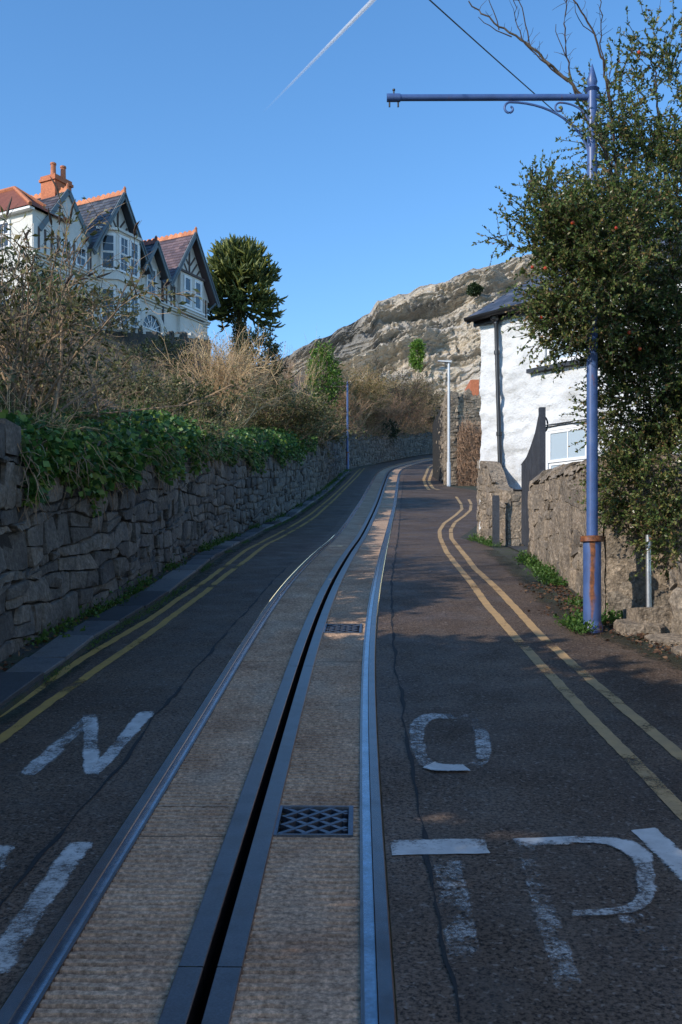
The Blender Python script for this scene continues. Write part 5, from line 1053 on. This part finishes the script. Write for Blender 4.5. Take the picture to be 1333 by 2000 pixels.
#        px    py    d    rx   ry   rz  weight
blobs = [(1300, 930, 9.6, .50, .50, .55, 1.2), (1262, 800, 9.7, .46, .5, .5, 1.2), (1330, 700, 9.7, .7, .6, .6, 1.3), (1240, 660, 9.8, .5, .5, .42, 1.1), (1150, 590, 9.05, .48, .45, .36, 1.0), (1095, 520, 9.05, .46, .4, .36, .9),
         (1060, 455, 9.05, .38, .35, .3, .75), (1180, 460, 9.05, .5, .5, .45, 1.0), (1270, 500, 9.7, .6, .6, .6, 1.2), (1330, 380, 9.8, .6, .6, .65, .75), (1240, 330, 9.7, .42, .45, .5, .5), (1160, 350, 9.05, .36, .35, .4, .55),
         (1310, 210, 9.8, .42, .4, .55, .32), (1275, 110, 9.8, .25, .3, .32, .12), (1180, 230, 9.5, .22, .25, .4, .22), (1125, 650, 9.5, .24, .3, .16, .22), (1040, 400, 9.5, .24, .25, .2, .26), (1395, 560, 9.8, .8, .7, 1.2, 1.2), (1390, 850, 9.7, .7, .6, .7, 1.0), (1330, 1040, 9.3, .34, .35, .26, .5), (1235, 960, 9.6, .24, .3, .36, .5), (1145, 290, 9.05, .2, .2, .26, .2)]
nsp = 8600; wt = A([b[6] for b in blobs]); wt /= wt.sum(); bi = rg.choice(len(blobs), nsp, p=wt); cen = A([P(b[0], b[1], b[2]) for b in blobs])[bi]; rad = A([b[3:6] for b in blobs])[bi]
off = nrm(rg.normal(size=(nsp, 3)))*rg.uniform(.1, 1, (nsp, 1))**.42; lump = fbm((cen+off*rad)*2.4, 3, 5); off *= (1+.22*lump[:, None]); keep = lump > -.22; cen, rad, off = cen[keep], rad[keep], off[keep]; nsp = len(cen)
pos = cen+off*rad; d = off*.8+.5*rg.normal(size=(nsp, 3))+A([-.25, -.1, .30]); sp = grow(pos, d, rg.uniform(.14, .42, nsp), 5, .18, .02, rg)
mb = MB(); mb.twigs(sp, taper(nsp, 5, .0042, .0016), 3, rg.random(nsp)); mb.build('twigs', M['twig_dark'], et)
nl = 160000; p, dd = spawn(sp, nl, .0, .75, rg, .05); mb = MB(); tn = np.where(rg.random(nl) < .09, rg.uniform(.8, 1, nl), rg.random(nl)**1.2*.75); mb.leaves(p, dd, rg.uniform(.022, .046, nl), .27, tn); mb.build('foliage', M['leaf_holly'], et)
def limb(pts, r0, r1, name='limb', n=14):
    q = dense(A([P(*x) for x in pts]), .06); mb = MB(); q = q+.012*rg.normal(size=q.shape)*np.linspace(0, 1, len(q))[:, None]; mb.tube(q, np.linspace(r0, r1, len(q)), 7); mb.build(name, M['bark'] if r0 > .03 else M['twig_dark'], et); return q
tk = []
for pts, r0, r1 in [([(1400, 1000, 10.1), (1330, 820, 9.9), (1270, 600, 9.8), (1215, 420, 9.7), (1185, 300, 9.6), (1150, 200, 9.5), (1110, 160, 9.5), (1050, 100, 9.5), (985, 60, 9.5), (945, 30, 9.5), (915, 2, 9.5)], .045, .006),
                    ([(1330, 820, 9.9), (1230, 560, 9.7), (1200, 280, 9.6), (1185, 150, 9.6), (1160, 60, 9.6), (1130, 10, 9.6), (1100, -30, 9.6)], .03, .006),
                    ([(1270, 600, 9.8), (1150, 520, 9.6), (1060, 460, 9.5), (1000, 420, 9.5)], .02, .004), ([(1350, 900, 9.9), (1320, 600, 9.8), (1300, 350, 9.8), (1275, 120, 9.8), (1262, 50, 9.8)], .03, .005),
                    ([(1230, 560, 9.7), (1160, 600, 9.6), (1100, 640, 9.5), (1050, 680, 9.5)], .015, .004), ([(1110, 160, 9.5), (1070, 130, 9.5), (1010, 70, 9.5), (1004, 0, 9.5)], .008, .004),
                    ([(1035, 92, 9.5), (1028, 40, 9.5), (1012, -10, 9.5)], .007, .004), ([(1185, 300, 9.6), (1130, 210, 9.5), (1105, 110, 9.5), (1100, 40, 9.5), (1112, -20, 9.5)], .012, .005), ([(1190, 200, 9.6), (1170, 80, 9.6), (1178, 20, 9.6), (1170, -20, 9.6)], .008, .004), ([(1105, 110, 9.5), (1090, 70, 9.5), (1085, 45, 9.5)], .005, .003),
                    ([(1000, 72, 9.5), (960, 55, 9.5), (935, 30, 9.5)], .006, .003), ([(975, 58, 9.5), (965, 20, 9.5), (950, -10, 9.5)], .006, .003), ([(1165, 70, 9.6), (1135, 45, 9.6), (1120, 10, 9.6)], .005, .003)]: tk.append(limb(pts, r0, r1))
for k in range(34):
    j = rg.choice(np.where(sp[:, -1, 2] > 3.2)[0]); c = sp[j, -1]; mb = MB(); r = rg.uniform(.014, .02); th = np.linspace(0, np.pi, 6); mb.tube([c+A([0, 0, -r*math.cos(u)]) for u in th], np.maximum(np.sin(th)*r, .001), 7); mb.build('fruit', M['hip'], et)
# small bare twiglets along the top limbs
base_p = np.concatenate([q[len(q)//2:] for q in (tk[0], tk[1], tk[5], tk[6], tk[7], tk[8])]); m = 130; i = rg.integers(0, len(base_p), m); q = grow(base_p[i], np.column_stack([rg.normal(size=m), .5*rg.normal(size=m), .6+.6*rg.random(m)]), rg.uniform(.04, .16, m), 4, .3, 0, rg); mb = MB(); mb.twigs(q, taper(m, 4, .003, .0015), 3); tag(mb.build('bare_twigs', M['twig_dark'], et), kind='stuff')

# dry creeper on the tall wall end
rg = np.random.default_rng(101); n = 5200; ct = thing('dry_creeper', (4.9, 38.5, float(ZR(38.5))), 'brown dead creeper hanging on the tall stone wall end', 'creeper')
a_ = rg.uniform(.42, 1.75, n); h = rg.random(n)**.8*np.interp(a_, [.42, .7, 1.75], [2.0, 2.3, 1.9])*(1+.12*rg.normal(size=n)); b = np.column_stack([4.1+a_, 38.52+.05*a_-.06*rg.random(n), ZR(38.5)+np.clip(h, 0, 2.8)])
q = grow(b, np.column_stack([.35*rg.normal(size=n), -.35+.2*rg.normal(size=n), -.9+.5*rg.normal(size=n)]), rg.uniform(.15, .4, n), 4, .2, .1, rg); q[..., 2] = np.maximum(q[..., 2], ZR(38.2)); mb = MB(); mb.twigs(q, taper(n, 4, .008, .004), 3, rg.random(n)); mb.build('stems', M['twig_red'], ct)

# weeds along the wall feet
def weeds(name, label, pts, n, size, seed, spread=.08, mat='leaf_grass'):
    rg = np.random.default_rng(seed); q = dense(pts, .05, False); i = rg.integers(0, len(q), n); keep = fbm(np.column_stack([q[i]*1.6, 0*i]), 3, seed) > -.05; i = i[keep]; n = len(i)
    b = np.column_stack([q[i]+rg.normal(size=(n, 2))*spread, np.zeros(n)]); b[:, 2] = ZR(b[:, 1])+.02; mb = MB(); g = grow(b, np.column_stack([.7*rg.normal(size=(n, 2)), np.ones(n)]), size*rg.uniform(.4, 1.4, n), 4, .15, .12, rg)
    mb.twigs(g, taper(n, 4, .004, .001), 3, rg.random(n)); p, d_ = spawn(g, n*3, .2, .9, rg, 0); mb.leaves(p, d_, size*.28*rg.uniform(.5, 1.3, n*3), .36, rg.random(n*3)); tag(mb.build(name, M[mat]), label, 'weeds', kind='stuff')
dv = np.arange(6.5, 50, .3); weeds('weeds', 'green weeds along the foot of the left wall', np.column_stack([XW(dv)+.10, dv]), 5200, .13, 111, .06)
dv = np.arange(6, 44, .3); weeds('moss_edge', 'mossy growth along the pavement kerb', np.column_stack([kerbx(dv)+.03, dv]), 3600, .035, 112, .035)
weeds('weeds', 'bright green weeds at the foot of the buff wall', A([(2.55, 9.9), (2.50, 10.6), (2.55, 12), (2.68, 14), (2.78, 15.0)]), 1500, .12, 113, .07)
weeds('weeds', 'weeds round the foot of the blue pole', A([(2.2, 9.05), (2.15, 9.35), (2.3, 9.5), (2.7, 9.55), (3.0, 9.5)]), 420, .12, 114, .05)
weeds('weeds', 'weeds by the stub wall and the lamp column', A([(2.72, 17.5), (2.68, 18.4), (2.62, 20)]), 420, .11, 115, .07)
rg = np.random.default_rng(116); n = 2600; d = rg.uniform(4.5, 12, n); X = XRt(d)-.05-np.abs(rg.normal(size=n))*.22; mb = MB(); b = np.column_stack([X, d, ZR(d)+.012+.012*rg.random(n)]); dd = np.column_stack([rg.normal(size=(n, 2)), .12*rg.normal(size=n)]); mb.leaves(b, dd, rg.uniform(.018, .05, n), .3, rg.random(n), .05); tag(mb.build('leaf_litter', M['litter']), 'dead brown leaves on the right verge', 'leaves', kind='stuff')
rg = np.random.default_rng(117); n = 900; d = rg.uniform(6, 30, n); X = kerbx(d)-.33-.16*rg.random(n); mb = MB(); b = np.column_stack([X, d, ZR(d)+.06]); mb.leaves(b, np.column_stack([rg.normal(size=(n, 2)), .2*rg.normal(size=n)]), rg.uniform(.02, .06, n), .3, rg.random(n), .05); tag(mb.build('leaf_litter', M['litter']), 'dead leaves between the slabs and the left wall', 'leaves', kind='stuff')

# unseen evergreens added beside and behind the viewpoint to shade the road
for k, (x, y, h) in enumerate([(-5.2, -12, 2.2), (-5.3, -8.5, 2.1), (-5.2, -5.4, 2.0), (-5.3, -2.4, 1.7), (-5.2, .6, 1.5), (-5.2, 3.2, 1.15)]):
    blob_bush('shade_bush', 'dense evergreen bush added out of view to shade the road', A([x, y, float(bankz(x, y))+h*.8]), (1.6, 2.1, h*1.1), 1900, 22000, .17, 'leaf_dark', 'twig_dark', 130+k, group='unseen bushes added for shade on the near bank', spr=.35)

for k, (x, y, r_, lab) in enumerate([(-5.4, 7.6, .95, 'rounded evergreen bush added out of view on the bank to shade the lane')]):  # extra bush outside the frame, added to keep sun off the lane
    blob_bush('evergreen_bush', lab, A([x, y, float(bankz(x, y))+r_*.95]), (1.0, 1.3, r_), 1000, 13000, .11, 'leaf_dark', 'twig_dark', 150+k, spr=.3)
# overhead cable and the contrail
mb = MB(); a_, b_ = P(1135, 262, 18.0), P(855, 0, 12.5); dl_ = b_-a_; pts = [a_+dl_*u+A([0, 0, -.10*4*(u/3)*(1-u/3)]) for u in np.linspace(0, 3, 24)]; mb.tube(pts, .009, 6); tag(mb.build('cable', M['wire']), 'thin black overhead cable crossing behind the pole arm', 'cable')
def contrailmat():
    m, nt, b, L = newmat('contrail_vapour'); b.inputs['Base Color'].default_value = (.9, .9, .92, 1); b.inputs['Roughness'].default_value = 1; b.inputs['Specular IOR Level'].default_value = 0
    tr = nt.nodes.new('ShaderNodeBsdfTransparent'); mx = nt.nodes.new('ShaderNodeMixShader'); lw_ = nt.nodes.new('ShaderNodeLayerWeight'); lw_.inputs[0].default_value = .5
    f = math_(nt, 'MULTIPLY', math_(nt, 'SUBTRACT', 1.0, lw_.outputs['Facing']), tintnode(nt)); f = math_(nt, 'MULTIPLY', f, ramp(nt, noise(nt, .0012, 3, .5), [(.55,)*3, (1,)*3], [.3, .65]))
    L(f, mx.inputs[0]); L(tr.outputs[0], mx.inputs[1]); L(b.outputs[0], mx.inputs[2]); L(mx.outputs[0], nt.nodes['Material Output'].inputs[0]); return m
a_, b_ = P(512, 222, 16000), P(790, -62, 13000); mb = MB(); u = np.linspace(0, 1, 40); pts = a_+(b_-a_)*u[:, None]
mb.tube(pts, 12+26*u, 12, False, np.repeat(np.interp(u, [0, .12, .5, 1], [0, .12, .5, .8]), 12)); ct = mb.build('contrail', contrailmat(), smooth=True); tag(ct, 'thin white aircraft trail across the blue sky', 'contrail', kind='stuff')
for o in bpy.data.objects:
    if '_o' in o: del o['_o']
